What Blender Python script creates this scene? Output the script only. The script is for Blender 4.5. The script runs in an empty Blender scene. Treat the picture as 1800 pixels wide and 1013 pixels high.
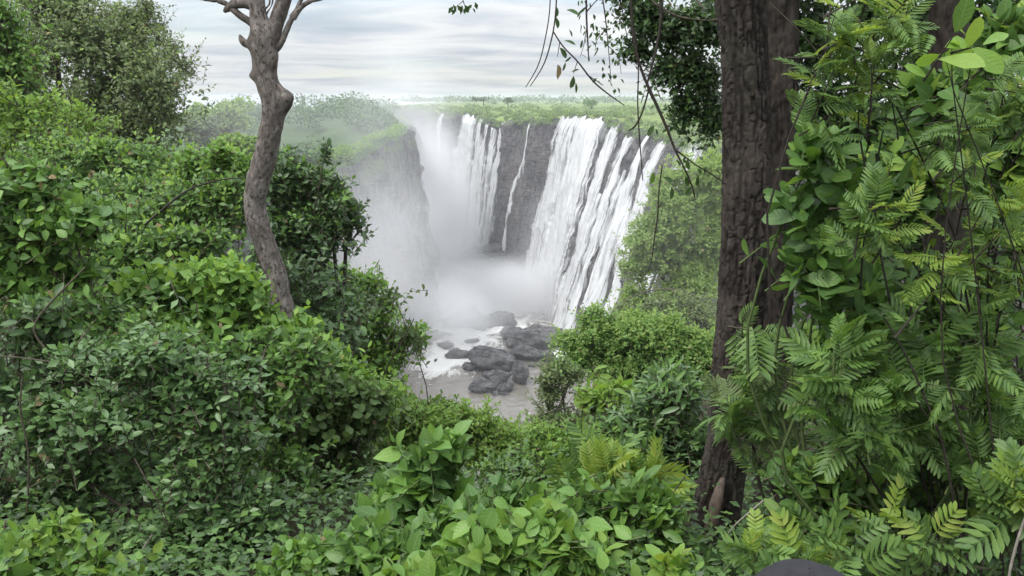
import bpy, math, random
import numpy as np
from mathutils import Vector, Matrix

R = math.radians
rng = np.random.default_rng(7)
random.seed(7)
scene = bpy.context.scene
col = scene.collection

# ------------------------------------------------------------------ camera, world, sun, exposure
F = 1500.0 / 1800.0                      # focal length / image width
PITCH = math.atan(331.0 / 1500.0)        # horizon lies 331 px above the centre
cd = bpy.data.cameras.new('camera')
cd.sensor_width = 36.0
cd.lens = 36.0 * F
cd.clip_start = 0.05
cd.clip_end = 20000.0
cam = bpy.data.objects.new('camera', cd)
cam.location = (0, 0, 0)
cam.rotation_euler = (math.pi / 2 - PITCH, 0, 0)
col.objects.link(cam)
scene.camera = cam

SUN_EL, SUN_AZ = R(52), R(-132)          # azimuth from +Y towards +X: light from the upper left
EXPOSURE = 0.85
SKY_STRENGTH = 0.10
world = bpy.data.worlds.new('World')
scene.world = world
world.use_nodes = True


def build_world():
    nt = world.node_tree
    N, L = nt.nodes, nt.links
    N.clear()
    out = N.new('ShaderNodeOutputWorld')
    bg = N.new('ShaderNodeBackground')
    bg.inputs['Strength'].default_value = SKY_STRENGTH
    sky = N.new('ShaderNodeTexSky')
    sky.sky_type = 'NISHITA'
    sky.sun_disc = False
    sky.sun_elevation = SUN_EL
    sky.sun_rotation = SUN_AZ
    tc = N.new('ShaderNodeTexCoord')
    sep = N.new('ShaderNodeSeparateXYZ')
    L.new(tc.outputs['Generated'], sep.inputs[0])

    def math_(op, a, b=None, c=None):
        m = N.new('ShaderNodeMath')
        m.operation = op
        for i, v in enumerate((a, b, c)):
            if v is None:
                continue
            if isinstance(v, (int, float)):
                m.inputs[i].default_value = v
            else:
                L.new(v, m.inputs[i])
        return m.outputs[0]
    zc = math_('MAXIMUM', sep.outputs['Z'], 0.0)
    zp = math_('ADD', zc, 0.055)
    u = math_('DIVIDE', sep.outputs['X'], zp)
    v = math_('DIVIDE', sep.outputs['Y'], zp)
    cmb = N.new('ShaderNodeCombineXYZ')
    L.new(u, cmb.inputs[0])
    L.new(v, cmb.inputs[1])

    def noise(scale, detail, rough, dist, off):
        mp = N.new('ShaderNodeMapping')
        mp.inputs['Location'].default_value = off
        mp.inputs['Scale'].default_value = (0.8, 1.0, 1.0)
        L.new(cmb.outputs[0], mp.inputs[0])
        n = N.new('ShaderNodeTexNoise')
        n.inputs['Scale'].default_value = scale
        n.inputs['Detail'].default_value = detail
        n.inputs['Roughness'].default_value = rough
        n.inputs['Distortion'].default_value = dist
        L.new(mp.outputs[0], n.inputs['Vector'])
        return n.outputs['Fac']

    def ramp(fac, stops):
        r = N.new('ShaderNodeValToRGB')
        cr = r.color_ramp
        while len(cr.elements) < len(stops):
            cr.elements.new(0.5)
        for e, (p, c) in zip(cr.elements, stops):
            e.position = p
            e.color = (*c, 1) if len(c) == 3 else c
        L.new(fac, r.inputs[0])
        return r.outputs[0]
    n1 = noise(0.85, 6, 0.55, 0.6, (3.1, 1.7, 0))
    # cloud base brightness: pale grey undersides and near-white tops (times 10, background strength 0.1)
    cc = ramp(n1, [(0.30, (0.50, 0.565, 0.64)), (0.42, (0.62, 0.665, 0.72)), (0.55, (0.80, 0.82, 0.84)), (0.70, (0.92, 0.925, 0.92))])
    n2 = noise(0.42, 4, 0.5, 0.3, (-2.0, 5.0, 0))
    cover = ramp(n2, [(0.36, (0.55,) * 3), (0.52, (0.97,) * 3)])
    # an overcast sky brightens towards the zenith
    g = math_('MULTIPLY_ADD', zc, 18.0, 4.75)
    sc_ = N.new('ShaderNodeVectorMath')
    sc_.operation = 'SCALE'
    L.new(cc, sc_.inputs[0])
    L.new(g, sc_.inputs['Scale'])
    mix = N.new('ShaderNodeMix')
    mix.data_type = 'RGBA'
    L.new(cover, mix.inputs[0])
    L.new(sky.outputs[0], mix.inputs[6])
    L.new(sc_.outputs[0], mix.inputs[7])
    L.new(mix.outputs[2], bg.inputs['Color'])
    L.new(bg.outputs[0], out.inputs['Surface'])


build_world()
sl = bpy.data.lights.new('sun', 'SUN')
sl.energy = 1.5
sl.angle = R(18)
sl.color = (1.0, 0.965, 0.91)
so = bpy.data.objects.new('sun', sl)
sd = Vector((math.sin(SUN_AZ) * math.cos(SUN_EL), math.cos(SUN_AZ) * math.cos(SUN_EL), math.sin(SUN_EL)))
so.rotation_euler = sd.to_track_quat('Z', 'Y').to_euler()
so.location = sd * 60
col.objects.link(so)
vs = scene.view_settings
vs.view_transform = 'Standard'
vs.look = 'None'
vs.gamma = 1
vs.exposure = EXPOSURE
vs.use_curve_mapping = False
cy = scene.cycles
cy.use_denoising = True
cy.use_adaptive_sampling = True
cy.adaptive_threshold = 0.02
cy.max_bounces = 7
cy.diffuse_bounces = 4
cy.glossy_bounces = 2
cy.transmission_bounces = 4
cy.transparent_max_bounces = 12
cy.volume_bounces = 2
cy.volume_step_rate = 1.0
cy.volume_max_steps = 96
cy.sample_clamp_indirect = 4.0

# ------------------------------------------------------------------ pixel -> place
CP, SP = math.cos(PITCH), math.sin(PITCH)


def P(px, py, D):
    """point of the place that lies D metres ahead and shows at pixel (px, py) of the 1800 px wide photograph"""
    a = (px - 900.0) / 1500.0
    b = -(py - 506.5) / 1500.0
    d = np.array([a, CP + b * SP, -SP + b * CP])
    return d * (D / d[1])


def Pz(px, py, z):
    a = (px - 900.0) / 1500.0
    b = -(py - 506.5) / 1500.0
    d = np.array([a, CP + b * SP, -SP + b * CP])
    return d * (z / d[2])


def to_px(p):
    p = np.asarray(p, float)
    dep = p[..., 1] * CP - p[..., 2] * SP
    up = p[..., 1] * SP + p[..., 2] * CP
    return 900 + 1500 * p[..., 0] / dep, 506.5 - 1500 * up / dep, dep


# ------------------------------------------------------------------ numpy noise
def _h(i, j, k, seed):
    n = (i * 374761393 + j * 668265263 + k * 2147483647 + seed * 1274126177) & 0xFFFFFFFF
    n = ((n ^ (n >> 13)) * 1274126177) & 0xFFFFFFFF
    n = ((n ^ (n >> 16)) * 2246822519) & 0xFFFFFFFF
    return ((n ^ (n >> 15)) & 0xFFFFFF) / float(0xFFFFFF)


def vnoise(x, y, z=0.0, seed=0):
    x, y, z = np.broadcast_arrays(np.asarray(x, float), np.asarray(y, float), np.asarray(z, float))
    xi, yi, zi = (np.floor(a).astype(np.int64) for a in (x, y, z))
    fx, fy, fz = x - xi, y - yi, z - zi
    fx, fy, fz = (a * a * (3 - 2 * a) for a in (fx, fy, fz))
    r = 0
    for a in (0, 1):
        for b in (0, 1):
            for c in (0, 1):
                w = (fx if a else 1 - fx) * (fy if b else 1 - fy) * (fz if c else 1 - fz)
                r = r + w * _h(xi + a, yi + b, zi + c, seed)
    return r * 2 - 1


def fbm(x, y, z=0.0, seed=0, oct=4, gain=0.5):
    r, a, s = 0, 1.0, 1.0
    for o in range(oct):
        r = r + a * vnoise(np.asarray(x) * s, np.asarray(y) * s, np.asarray(z) * s, seed + o * 17)
        a *= gain
        s *= 2.03
    return r


def cells(u, v, seed=0):
    """F2-F1 of a jittered grid: 0 on the joints between plates"""
    ui, vi = np.floor(u).astype(np.int64), np.floor(v).astype(np.int64)
    f1 = np.full(u.shape, 9.0)
    f2 = np.full(u.shape, 9.0)
    for a in (-1, 0, 1):
        for b in (-1, 0, 1):
            cx, cyy = ui + a, vi + b
            dx = cx + _h(cx, cyy, 0 * cx, seed) - u
            dy = cyy + _h(cx, cyy, 0 * cx + 5, seed) - v
            d = np.sqrt(dx * dx + dy * dy)
            f2 = np.where(d < f1, f1, np.minimum(f2, d))
            f1 = np.minimum(f1, d)
    return f2 - f1


def norm(a):
    return a / np.maximum(np.linalg.norm(a, axis=-1, keepdims=True), 1e-9)


# ------------------------------------------------------------------ mesh helpers
def mesh_quads(name, verts, quads, mats, smooth=True, uv=None, mat_idx=None, attr=None):
    verts = np.asarray(verts, np.float32)
    quads = np.asarray(quads, np.int32)
    k = quads.shape[1]
    me = bpy.data.meshes.new(name)
    me.vertices.add(len(verts))
    me.vertices.foreach_set('co', verts.ravel())
    me.loops.add(quads.size)
    me.loops.foreach_set('vertex_index', quads.ravel())
    me.polygons.add(len(quads))
    me.polygons.foreach_set('loop_start', np.arange(0, quads.size, k, dtype=np.int32))
    if smooth:
        me.polygons.foreach_set('use_smooth', np.ones(len(quads), bool))
    if uv is not None:
        ul = me.uv_layers.new(name='UVMap')
        ul.data.foreach_set('uv', np.asarray(uv, np.float32)[quads.ravel()].ravel())
    for m in (mats if isinstance(mats, (list, tuple)) else [mats]):
        me.materials.append(m)
    if mat_idx is not None:
        me.polygons.foreach_set('material_index', np.asarray(mat_idx, np.int32))
    if attr is not None:
        for an, av in attr.items():
            at = me.attributes.new(an, 'FLOAT', 'POINT')
            at.data.foreach_set('value', np.asarray(av, np.float32))
    me.update()
    me.validate()
    return me


def link(name, data, parent=None, **props):
    o = bpy.data.objects.new(name, data)
    col.objects.link(o)
    if parent is not None:
        o.parent = parent
        o.location = -parent.location
    for k, v in props.items():
        if v is not None:
            o[k] = v
    return o


def empty(name, loc, label, category, group=None):
    o = bpy.data.objects.new(name, None)
    o.empty_display_size = 0.2
    o.location = loc
    col.objects.link(o)
    o['label'] = label
    o['category'] = category
    if group:
        o['group'] = group
    return o


def grid_quads(nr, nc, wrap=False):
    r = np.arange(nr - 1)[:, None]
    c = np.arange(nc if wrap else nc - 1)[None, :]
    c2 = (c + 1) % nc
    q = np.stack(np.broadcast_arrays(r * nc + c, r * nc + c2, (r + 1) * nc + c2, (r + 1) * nc + c), -1)
    return q.reshape(-1, 4)


def resample(pts, n, extra=None):
    """Catmull-Rom through pts (m x 3+) at n points"""
    pts = np.asarray(pts, float)
    m = len(pts)
    ch = np.r_[0, np.cumsum(np.linalg.norm(np.diff(pts[:, :3], axis=0), axis=1))]
    t = np.interp(np.linspace(0, ch[-1], n), ch, np.arange(m))
    i = np.clip(t.astype(int), 0, m - 2)
    f = (t - i)[:, None]
    p0, p1, p2, p3 = pts[np.maximum(i - 1, 0)], pts[i], pts[i + 1], pts[np.minimum(i + 2, m - 1)]
    return 0.5 * (2 * p1 + (p2 - p0) * f + (2 * p0 - 5 * p1 + 4 * p2 - p3) * f ** 2 + (3 * p1 - p0 - 3 * p2 + p3) * f ** 3)


def tube_geo(path, radii, nseg=8, cap=True):
    """rings along a path; returns verts, quads, uv, axis points, outward"""
    path = np.asarray(path, float)
    n = len(path)
    tan = norm(np.gradient(path, axis=0))
    ref = np.array([0.0, 1.0, 0.0]) if abs(tan[:, 1]).mean() < 0.7 else np.array([1.0, 0, 0])
    a = norm(np.cross(tan, ref))
    b = np.cross(tan, a)
    th = np.linspace(0, 2 * np.pi, nseg, endpoint=False)
    o = a[:, None, :] * np.cos(th)[None, :, None] + b[:, None, :] * np.sin(th)[None, :, None]
    v = path[:, None, :] + o * np.asarray(radii, float)[:, None, None]
    L_ = np.r_[0, np.cumsum(np.linalg.norm(np.diff(path, axis=0), axis=1))]
    uv = np.stack(np.broadcast_arrays(th[None, :] / (2 * np.pi), L_[:, None]), -1)
    return v, grid_quads(n, nseg, True), uv, o, th, L_


def tube_mesh(name, pts, mat, n=24, nseg=8):
    """pts: rows of x, y, z, radius"""
    q = resample(pts, n)
    v, f, uv, *_ = tube_geo(q[:, :3], np.maximum(q[:, 3], 0.0008), nseg)
    return mesh_quads(name, v.reshape(-1, 3), f, mat, uv=uv.reshape(-1, 2))


def merge_tubes(name, list_pts, mat, n=6, nseg=4):
    V, Q, off = [], [], 0
    for pts in list_pts:
        q = resample(pts, n)
        v, f, *_ = tube_geo(q[:, :3], np.maximum(q[:, 3], 0.0006), nseg)
        V.append(v.reshape(-1, 3))
        Q.append(f + off)
        off += n * nseg
    return mesh_quads(name, np.concatenate(V), np.concatenate(Q), mat)


# ------------------------------------------------------------------ materials
class NT:
    def __init__(self, name):
        self.m = bpy.data.materials.new(name)
        self.m.use_nodes = True
        self.t = self.m.node_tree
        self.t.nodes.clear()
        self.out = self.t.nodes.new('ShaderNodeOutputMaterial')

    def n(self, typ, **kw):
        nd = self.t.nodes.new(typ)
        for k, v in kw.items():
            setattr(nd, k, v)
        return nd

    def set(self, nd, key, val):
        if isinstance(val, bpy.types.NodeSocket):
            self.t.links.new(val, nd.inputs[key])
        else:
            nd.inputs[key].default_value = val

    def math(self, op, *a):
        m = self.n('ShaderNodeMath', operation=op)
        for i, v in enumerate(a):
            self.set(m, i, v)
        return m.outputs[0]

    def mixc(self, f, a, b):
        m = self.n('ShaderNodeMix', data_type='RGBA')
        self.set(m, 0, f)
        self.set(m, 6, (*a, 1) if isinstance(a, tuple) and len(a) == 3 else a)
        self.set(m, 7, (*b, 1) if isinstance(b, tuple) and len(b) == 3 else b)
        return m.outputs[2]

    def noise(self, scale, detail=4, rough=0.55, vec=None, scl=None, dist=0.0):
        n = self.n('ShaderNodeTexNoise')
        self.set(n, 'Scale', scale)
        self.set(n, 'Detail', detail)
        self.set(n, 'Roughness', rough)
        self.set(n, 'Distortion', dist)
        if vec is None:
            vec = self.n('ShaderNodeTexCoord').outputs['Object']
        if scl:
            mp = self.n('ShaderNodeMapping')
            self.set(mp, 'Vector', vec)
            self.set(mp, 'Scale', scl)
            vec = mp.outputs[0]
        self.set(n, 'Vector', vec)
        return n.outputs['Fac']

    def ramp(self, f, stops):
        r = self.n('ShaderNodeValToRGB')
        cr = r.color_ramp
        while len(cr.elements) < len(stops):
            cr.elements.new(0.5)
        for e, (p, c) in zip(cr.elements, stops):
            e.position = p
            e.color = (*c, 1) if isinstance(c, tuple) else (c, c, c, 1)
        self.set(r, 0, f)
        return r.outputs[0]

    def bump(self, h, strength=0.5, dist=0.1):
        b = self.n('ShaderNodeBump')
        self.set(b, 'Height', h)
        self.set(b, 'Strength', strength)
        self.set(b, 'Distance', dist)
        return b.outputs[0]

    def pbr(self, base, rough=0.7, spec=0.3, normal=None):
        p = self.n('ShaderNodeBsdfPrincipled')
        self.set(p, 'Base Color', (*base, 1) if isinstance(base, tuple) and len(base) == 3 else base)
        self.set(p, 'Roughness', rough)
        self.set(p, 'Specular IOR Level', spec)
        if normal is not None:
            self.set(p, 'Normal', normal)
        return p.outputs[0]

    def done(self, surf=None, vol=None):
        if surf is not None:
            self.t.links.new(surf, self.out.inputs['Surface'])
        if vol is not None:
            self.t.links.new(vol, self.out.inputs['Volume'])
        return self.m


def leaf_mat(name, stops, rough=0.42, spec=0.35, trans=0.30, vein=0.35):
    """stops: list of colours met from leaf to leaf"""
    k = NT(name)
    stops = [(a[0] * 1.32, a[1] * 1.25, a[2] * 1.22) for a in stops]
    geo = k.n('ShaderNodeNewGeometry')
    oi = k.n('ShaderNodeObjectInfo')
    r = k.math('FRACT', k.math('ADD', geo.outputs['Random Per Island'], oi.outputs['Random']))
    c = k.ramp(r, [(i / (len(stops) - 1), s) for i, s in enumerate(stops)])
    uv = k.n('ShaderNodeTexCoord').outputs['UV']
    sp = k.n('ShaderNodeSeparateXYZ')
    k.set(sp, 0, uv)
    ax = k.math('ABSOLUTE', k.math('SUBTRACT', sp.outputs[0], 0.5))
    mid = k.math('LESS_THAN', ax, 0.045)
    # side veins: slanted bands
    w = k.math('SINE', k.math('MULTIPLY', k.math('SUBTRACT', sp.outputs[1], k.math('MULTIPLY', ax, 0.35)), 48.0))
    vn = k.math('MULTIPLY', k.math('MAXIMUM', w, 0.0), 0.10)
    light = k.mixc(0.5, c, (0.30, 0.40, 0.16))
    c2 = k.mixc(k.math('MULTIPLY', k.math('ADD', mid, vn), vein), c, light)
    nz = k.noise(9.0, 3, 0.6, uv)
    c3 = k.mixc(k.math('MULTIPLY', k.ramp(nz, [(0.4, 0.0), (0.7, 1.0)]), 0.18), c2, (0.09, 0.09, 0.02))
    nrm = k.bump(w, 0.12, 0.004)
    p = k.pbr(c3, rough, spec, nrm)
    tb = k.n('ShaderNodeBsdfTranslucent')
    hs = k.n('ShaderNodeHueSaturation')
    k.set(hs, 'Hue', 0.485)
    k.set(hs, 'Saturation', 1.1)
    k.set(hs, 'Value', 1.5)
    k.set(hs, 'Color', c3)
    k.set(tb, 'Color', hs.outputs[0])
    mx = k.n('ShaderNodeMixShader')
    k.set(mx, 0, trans)
    k.set(mx, 1, p)
    k.set(mx, 2, tb.outputs[0])
    return k.done(mx.outputs[0])


M = {}
M['leaf_mid'] = leaf_mat('leaf_mid_green', [(0.045, 0.105, 0.030), (0.070, 0.150, 0.034), (0.062, 0.135, 0.040), (0.095, 0.185, 0.040)])
M['leaf_bright'] = leaf_mat('leaf_bright_green', [(0.075, 0.170, 0.034), (0.105, 0.215, 0.038), (0.085, 0.180, 0.045), (0.130, 0.245, 0.042)], 0.42)
M['leaf_young'] = leaf_mat('leaf_young_yellow_green', [(0.110, 0.225, 0.035), (0.150, 0.270, 0.045), (0.135, 0.260, 0.06), (0.185, 0.295, 0.055)], 0.45, 0.3, 0.4)
M['leaf_blue'] = leaf_mat('leaf_blue_green', [(0.045, 0.100, 0.038), (0.070, 0.140, 0.052), (0.092, 0.172, 0.066), (0.074, 0.150, 0.044)], 0.36, 0.45, 0.22)
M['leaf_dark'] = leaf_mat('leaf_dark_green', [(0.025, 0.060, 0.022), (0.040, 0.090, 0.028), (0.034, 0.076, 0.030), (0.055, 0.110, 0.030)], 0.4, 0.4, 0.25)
M['leaf_olive'] = leaf_mat('leaf_olive_green', [(0.052, 0.098, 0.032), (0.072, 0.128, 0.040), (0.062, 0.118, 0.034), (0.095, 0.150, 0.046)], 0.5, 0.3, 0.28)
M['leaf_grey'] = leaf_mat('leaf_grey_green', [(0.085, 0.130, 0.058), (0.120, 0.170, 0.076), (0.105, 0.160, 0.062), (0.160, 0.215, 0.100)], 0.55, 0.25, 0.28)
M['leaf_lime'] = leaf_mat('leaf_light_green', [(0.100, 0.190, 0.038), (0.140, 0.245, 0.045), (0.120, 0.215, 0.050), (0.180, 0.285, 0.055)], 0.5, 0.25, 0.35)
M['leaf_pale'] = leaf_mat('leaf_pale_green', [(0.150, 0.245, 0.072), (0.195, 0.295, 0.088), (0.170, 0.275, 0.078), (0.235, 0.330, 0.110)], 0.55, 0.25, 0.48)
M['leaf_fern'] = leaf_mat('leaf_feather_green', [(0.060, 0.125, 0.036), (0.090, 0.170, 0.048), (0.115, 0.205, 0.046), (0.070, 0.140, 0.052)], 0.42, 0.35, 0.32)
M['leaf_gold'] = leaf_mat('leaf_feather_yellow', [(0.13, 0.23, 0.045), (0.19, 0.28, 0.05), (0.15, 0.25, 0.05), (0.24, 0.30, 0.07)], 0.45, 0.3, 0.4)
M['leaf_dry'] = leaf_mat('leaf_dry_brown', [(0.11, 0.085, 0.045), (0.20, 0.16, 0.09), (0.08, 0.06, 0.04), (0.26, 0.22, 0.12)], 0.7, 0.15, 0.2)


def bark_material(name, deep, plate, pale, moss=None, scale=1.0, patches=False):
    k = NT(name)
    a = k.n('ShaderNodeAttribute', attribute_name='plate')
    o = k.n('ShaderNodeTexCoord').outputs['Object']
    n1 = k.noise(26 * scale, 6, 0.65, o, (1, 1, 0.35))
    n2 = k.noise(4.0 * scale, 4, 0.6, o, (1, 1, 0.5))
    c = k.mixc(n1, deep, plate)
    c = k.mixc(k.math('POWER', a.outputs['Fac'], 1.6), c, k.mixc(k.ramp(n1, [(0.35, 0.0), (0.65, 1.0)]), plate, pale))
    c = k.mixc(k.ramp(n2, [(0.48, 0.0), (0.66, 0.65)]), c, pale)
    if patches:
        n3 = k.noise(30.0, 6, 0.7, o, (1, 1, 0.6))
        c = k.mixc(k.ramp(n3, [(0.52, 0.0), (0.60, 0.9)]), c, deep)
        n4 = k.noise(18.0, 6, 0.75, o)
        c = k.mixc(k.ramp(n4, [(0.62, 0.0), (0.68, 0.7)]), c, (0.30, 0.29, 0.27))
    if moss:
        n5 = k.noise(2.2, 4, 0.6, o)
        c = k.mixc(k.ramp(n5, [(0.55, 0.0), (0.75, 0.5)]), c, moss)
    fine = k.noise(90 * scale, 5, 0.7, o, (1, 1, 0.3))
    return k.done(k.pbr(c, 0.85, 0.2, k.bump(k.math('ADD', fine, n1), 0.6, 0.012)))


M['bark_dark'] = bark_material('bark_dark_plated', (0.009, 0.007, 0.006), (0.034, 0.027, 0.023), (0.078, 0.064, 0.055), moss=(0.042, 0.047, 0.030))
M['bark_grey'] = bark_material('bark_grey_smooth', (0.040, 0.032, 0.028), (0.135, 0.112, 0.098), (0.27, 0.24, 0.215), patches=True)
M['bark_old'] = bark_material('bark_weathered_trunk', (0.030, 0.025, 0.022), (0.075, 0.064, 0.055), (0.13, 0.115, 0.10))


def simple(name, c1, c2, scale=8, rough=0.8, spec=0.2, bump=0.3, bd=0.02, scl=None):
    k = NT(name)
    n = k.noise(scale, 5, 0.6, None, scl)
    c = k.mixc(k.ramp(n, [(0.3, 0.0), (0.7, 1.0)]), c1, c2)
    return k.done(k.pbr(c, rough, spec, k.bump(n, bump, bd)))


M['twig'] = simple('twig_bark', (0.045, 0.040, 0.028), (0.12, 0.10, 0.075), 30)
M['twig_green'] = simple('green_stem', (0.05, 0.085, 0.025), (0.10, 0.13, 0.05), 30)
M['twig_pale'] = simple('pale_stick', (0.16, 0.14, 0.12), (0.30, 0.27, 0.23), 30)
M['vine'] = simple('dark_vine', (0.022, 0.018, 0.015), (0.055, 0.045, 0.038), 40)
M['split_wood'] = simple('split_wood', (0.045, 0.034, 0.028), (0.135, 0.105, 0.085), 30, scl=(1, 1, 0.08))
M['soil'] = simple('leaf_litter_soil', (0.018, 0.016, 0.010), (0.050, 0.046, 0.024), 5, 0.95, 0.1, 0.8, 0.05)
M['jacket'] = simple('charcoal_fabric', (0.015, 0.014, 0.018), (0.026, 0.025, 0.030), 60, 0.75, 0.25, 0.15, 0.004)
M['trousers'] = simple('dark_trousers', (0.025, 0.027, 0.035), (0.04, 0.042, 0.052), 60, 0.8, 0.2, 0.15, 0.004)
M['skin'] = simple('skin', (0.22, 0.12, 0.08), (0.28, 0.16, 0.11), 30, 0.5, 0.3, 0.05, 0.002)


def rock_material(name, dark, mid, pale, warm=(0.16, 0.135, 0.13), moss=0.0, rough=0.8):
    k = NT(name)
    o = k.n('ShaderNodeTexCoord').outputs['Object']
    n1 = k.noise(0.10, 6, 0.62, o, (1, 1, 0.30))
    n2 = k.noise(0.55, 6, 0.65, o, (1, 1, 0.45))
    n3 = k.noise(0.05, 3, 0.5, o)
    n4 = k.noise(0.42, 6, 0.68, o, (1, 1, 0.12), 0.6)
    c = k.mixc(k.ramp(n1, [(0.30, 0.0), (0.70, 1.0)]), dark, mid)
    c = k.mixc(k.ramp(n4, [(0.40, 0.85), (0.56, 0.0)]), c, tuple(a * 0.35 for a in dark))
    c = k.mixc(k.ramp(n2, [(0.52, 0.0), (0.74, 0.8)]), c, pale)
    c = k.mixc(k.ramp(n3, [(0.50, 0.0), (0.64, 0.45)]), c, warm)
    n5 = k.noise(0.35, 5, 0.6, o, (0.35, 0.35, 2.6), 0.4)
    c = k.mixc(k.ramp(n5, [(0.36, 0.7), (0.47, 0.0)]), c, tuple(a * 0.4 for a in dark))
    if moss:
        g = k.n('ShaderNodeNewGeometry')
        sp = k.n('ShaderNodeSeparateXYZ')
        k.set(sp, 0, g.outputs['Normal'])
        ma = k.n('ShaderNodeAttribute', attribute_name='moss')
        f = k.math('MULTIPLY', k.math('MULTIPLY', k.ramp(sp.outputs[2], [(0.15, 0.0), (0.5, 1.0)]), ma.outputs['Fac']), moss)
        c = k.mixc(k.math('MULTIPLY', f, k.ramp(n2, [(0.35, 0.2), (0.6, 1.0)])), c, (0.10, 0.145, 0.05))
    return k.done(k.pbr(c, rough, 0.35, k.bump(k.math('ADD', k.math('ADD', n2, n4), n5), 1.0, 1.6)))


M['cliff'] = rock_material('basalt_cliff', (0.066, 0.060, 0.064), (0.140, 0.125, 0.128), (0.22, 0.205, 0.205), moss=0.8)
M['headland_rock'] = rock_material('headland_basalt', (0.10, 0.098, 0.10), (0.19, 0.185, 0.18), (0.30, 0.29, 0.28), moss=0.9)
M['boulder'] = rock_material('wet_boulder', (0.080, 0.077, 0.079), (0.150, 0.145, 0.147), (0.23, 0.225, 0.225), warm=(0.12, 0.112, 0.108), rough=0.5)


def grass_material():
    k = NT('plateau_grass')
    o = k.n('ShaderNodeTexCoord').outputs['Object']
    n1 = k.noise(0.02, 5, 0.6, o)
    n2 = k.noise(0.15, 5, 0.65, o)
    c = k.mixc(k.ramp(n1, [(0.35, 0.0), (0.62, 1.0)]), (0.10, 0.14, 0.045), (0.23, 0.29, 0.085))
    c = k.mixc(k.ramp(n2, [(0.45, 0.0), (0.66, 0.8)]), c, (0.055, 0.085, 0.035))
    return k.done(k.pbr(c, 0.9, 0.1, k.bump(n2, 0.8, 1.5)))


M['grass'] = grass_material()
M['brush'] = simple('headland_brush', (0.035, 0.060, 0.026), (0.075, 0.115, 0.045), 0.12, 0.95, 0.1, 0.8, 1.0)


def fall_material():
    """white water: v runs down the fall, u across it; thin places let the rock through"""
    k = NT('falling_water')
    tc = k.n('ShaderNodeTexCoord')
    uv = tc.outputs['UV']
    sp = k.n('ShaderNodeSeparateXYZ')
    k.set(sp, 0, uv)
    n1 = k.noise(1.0, 6, 0.62, uv, (0.55, 0.035, 1), 0.3)
    n2 = k.noise(1.0, 6, 0.7, uv, (1.5, 0.05, 1), 0.5)
    n3 = k.noise(1.0, 4, 0.6, uv, (0.9, 0.22, 1), 0.5)
    a = k.n('ShaderNodeAttribute', attribute_name='thick')
    c = k.mixc(k.ramp(n2, [(0.30, 0.0), (0.62, 1.0)]), (0.46, 0.47, 0.49), (0.84, 0.85, 0.85))
    c = k.mixc(k.math('MULTIPLY', k.ramp(n3, [(0.36, 1.0), (0.50, 0.0)]), 0.40), c, (0.42, 0.42, 0.43))
    # opacity = thickness + streak noise
    s = k.math('ADD', k.math('MULTIPLY', k.math('SUBTRACT', n1, 0.5), 3.0), k.math('MULTIPLY', k.math('SUBTRACT', n2, 0.5), 1.2))
    al = k.ramp(k.math('ADD', s, a.outputs['Fac']), [(0.08, 0.0), (0.75, 1.0)])
    p = k.pbr(c, 0.6, 0.25, k.bump(n2, 0.5, 0.6))
    tb = k.n('ShaderNodeBsdfTranslucent')
    k.set(tb, 'Color', (0.6, 0.62, 0.63, 1))
    mx = k.n('ShaderNodeMixShader')
    k.set(mx, 0, 0.3)
    k.set(mx, 1, p)
    k.set(mx, 2, tb.outputs[0])
    tr = k.n('ShaderNodeBsdfTransparent')
    m2 = k.n('ShaderNodeMixShader')
    k.set(m2, 0, al)
    k.set(m2, 1, tr.outputs[0])
    k.set(m2, 2, mx.outputs[0])
    return k.done(m2.outputs[0])


M['fall'] = fall_material()


def river_material():
    k = NT('river_water')
    o = k.n('ShaderNodeTexCoord').outputs['Object']
    a = k.n('ShaderNodeAttribute', attribute_name='foam')
    n1 = k.noise(0.16, 6, 0.65, o, (1.0, 0.55, 1), 0.8)
    n2 = k.noise(0.8, 5, 0.6, o, (1, 0.6, 1))
    f = k.ramp(k.math('ADD', k.math('ADD', a.outputs['Fac'], k.math('MULTIPLY', k.math('SUBTRACT', n1, 0.5), 1.5)), k.math('MULTIPLY', k.math('SUBTRACT', n2, 0.5), 0.5)),
               [(0.36, 0.0), (0.50, 0.7), (0.66, 1.0)])
    c = k.mixc(f, (0.15, 0.135, 0.115), (0.66, 0.655, 0.63))
    rgh = k.math('MULTIPLY_ADD', f, 0.4, 0.22)
    return k.done(k.pbr(c, rgh, 0.5, k.bump(k.math('ADD', n1, n2), 0.35, 0.4)))


M['river'] = river_material()


def volume_material(name, color, dens, noisy=True, aniso=0.1):
    k = NT(name)
    tc = k.n('ShaderNodeTexCoord')
    ln = k.n('ShaderNodeVectorMath', operation='LENGTH')
    k.set(ln, 0, tc.outputs['Object'])
    fall = k.math('MAXIMUM', k.math('SUBTRACT', 1.0, ln.outputs['Value']), 0.0)
    fall = k.math('POWER', fall, 1.3)
    oi = k.n('ShaderNodeObjectInfo')
    d = k.math('MULTIPLY', fall, oi.outputs['Alpha'])
    if noisy:
        g = k.n('ShaderNodeNewGeometry')
        nz = k.noise(0.030, 3, 0.55, g.outputs['Position'], (1, 1, 0.8), 0.6)
        d = k.math('MULTIPLY', d, k.ramp(nz, [(0.34, 0.12), (0.62, 1.0)]))
    pv = k.n('ShaderNodeVolumePrincipled')
    k.set(pv, 'Color', (*color, 1))
    k.set(pv, 'Anisotropy', aniso)
    k.set(pv, 'Density', k.math('MULTIPLY', d, dens))
    m = k.done(None, pv.outputs[0])
    m.cycles.volume_step_rate = 1.0
    return m


# ------------------------------------------------------------------ terrain of the near bank
def sm(a, b, x):
    t = np.clip((x - a) / (b - a), 0, 1)
    return t * t * (3 - 2 * t)


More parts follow.
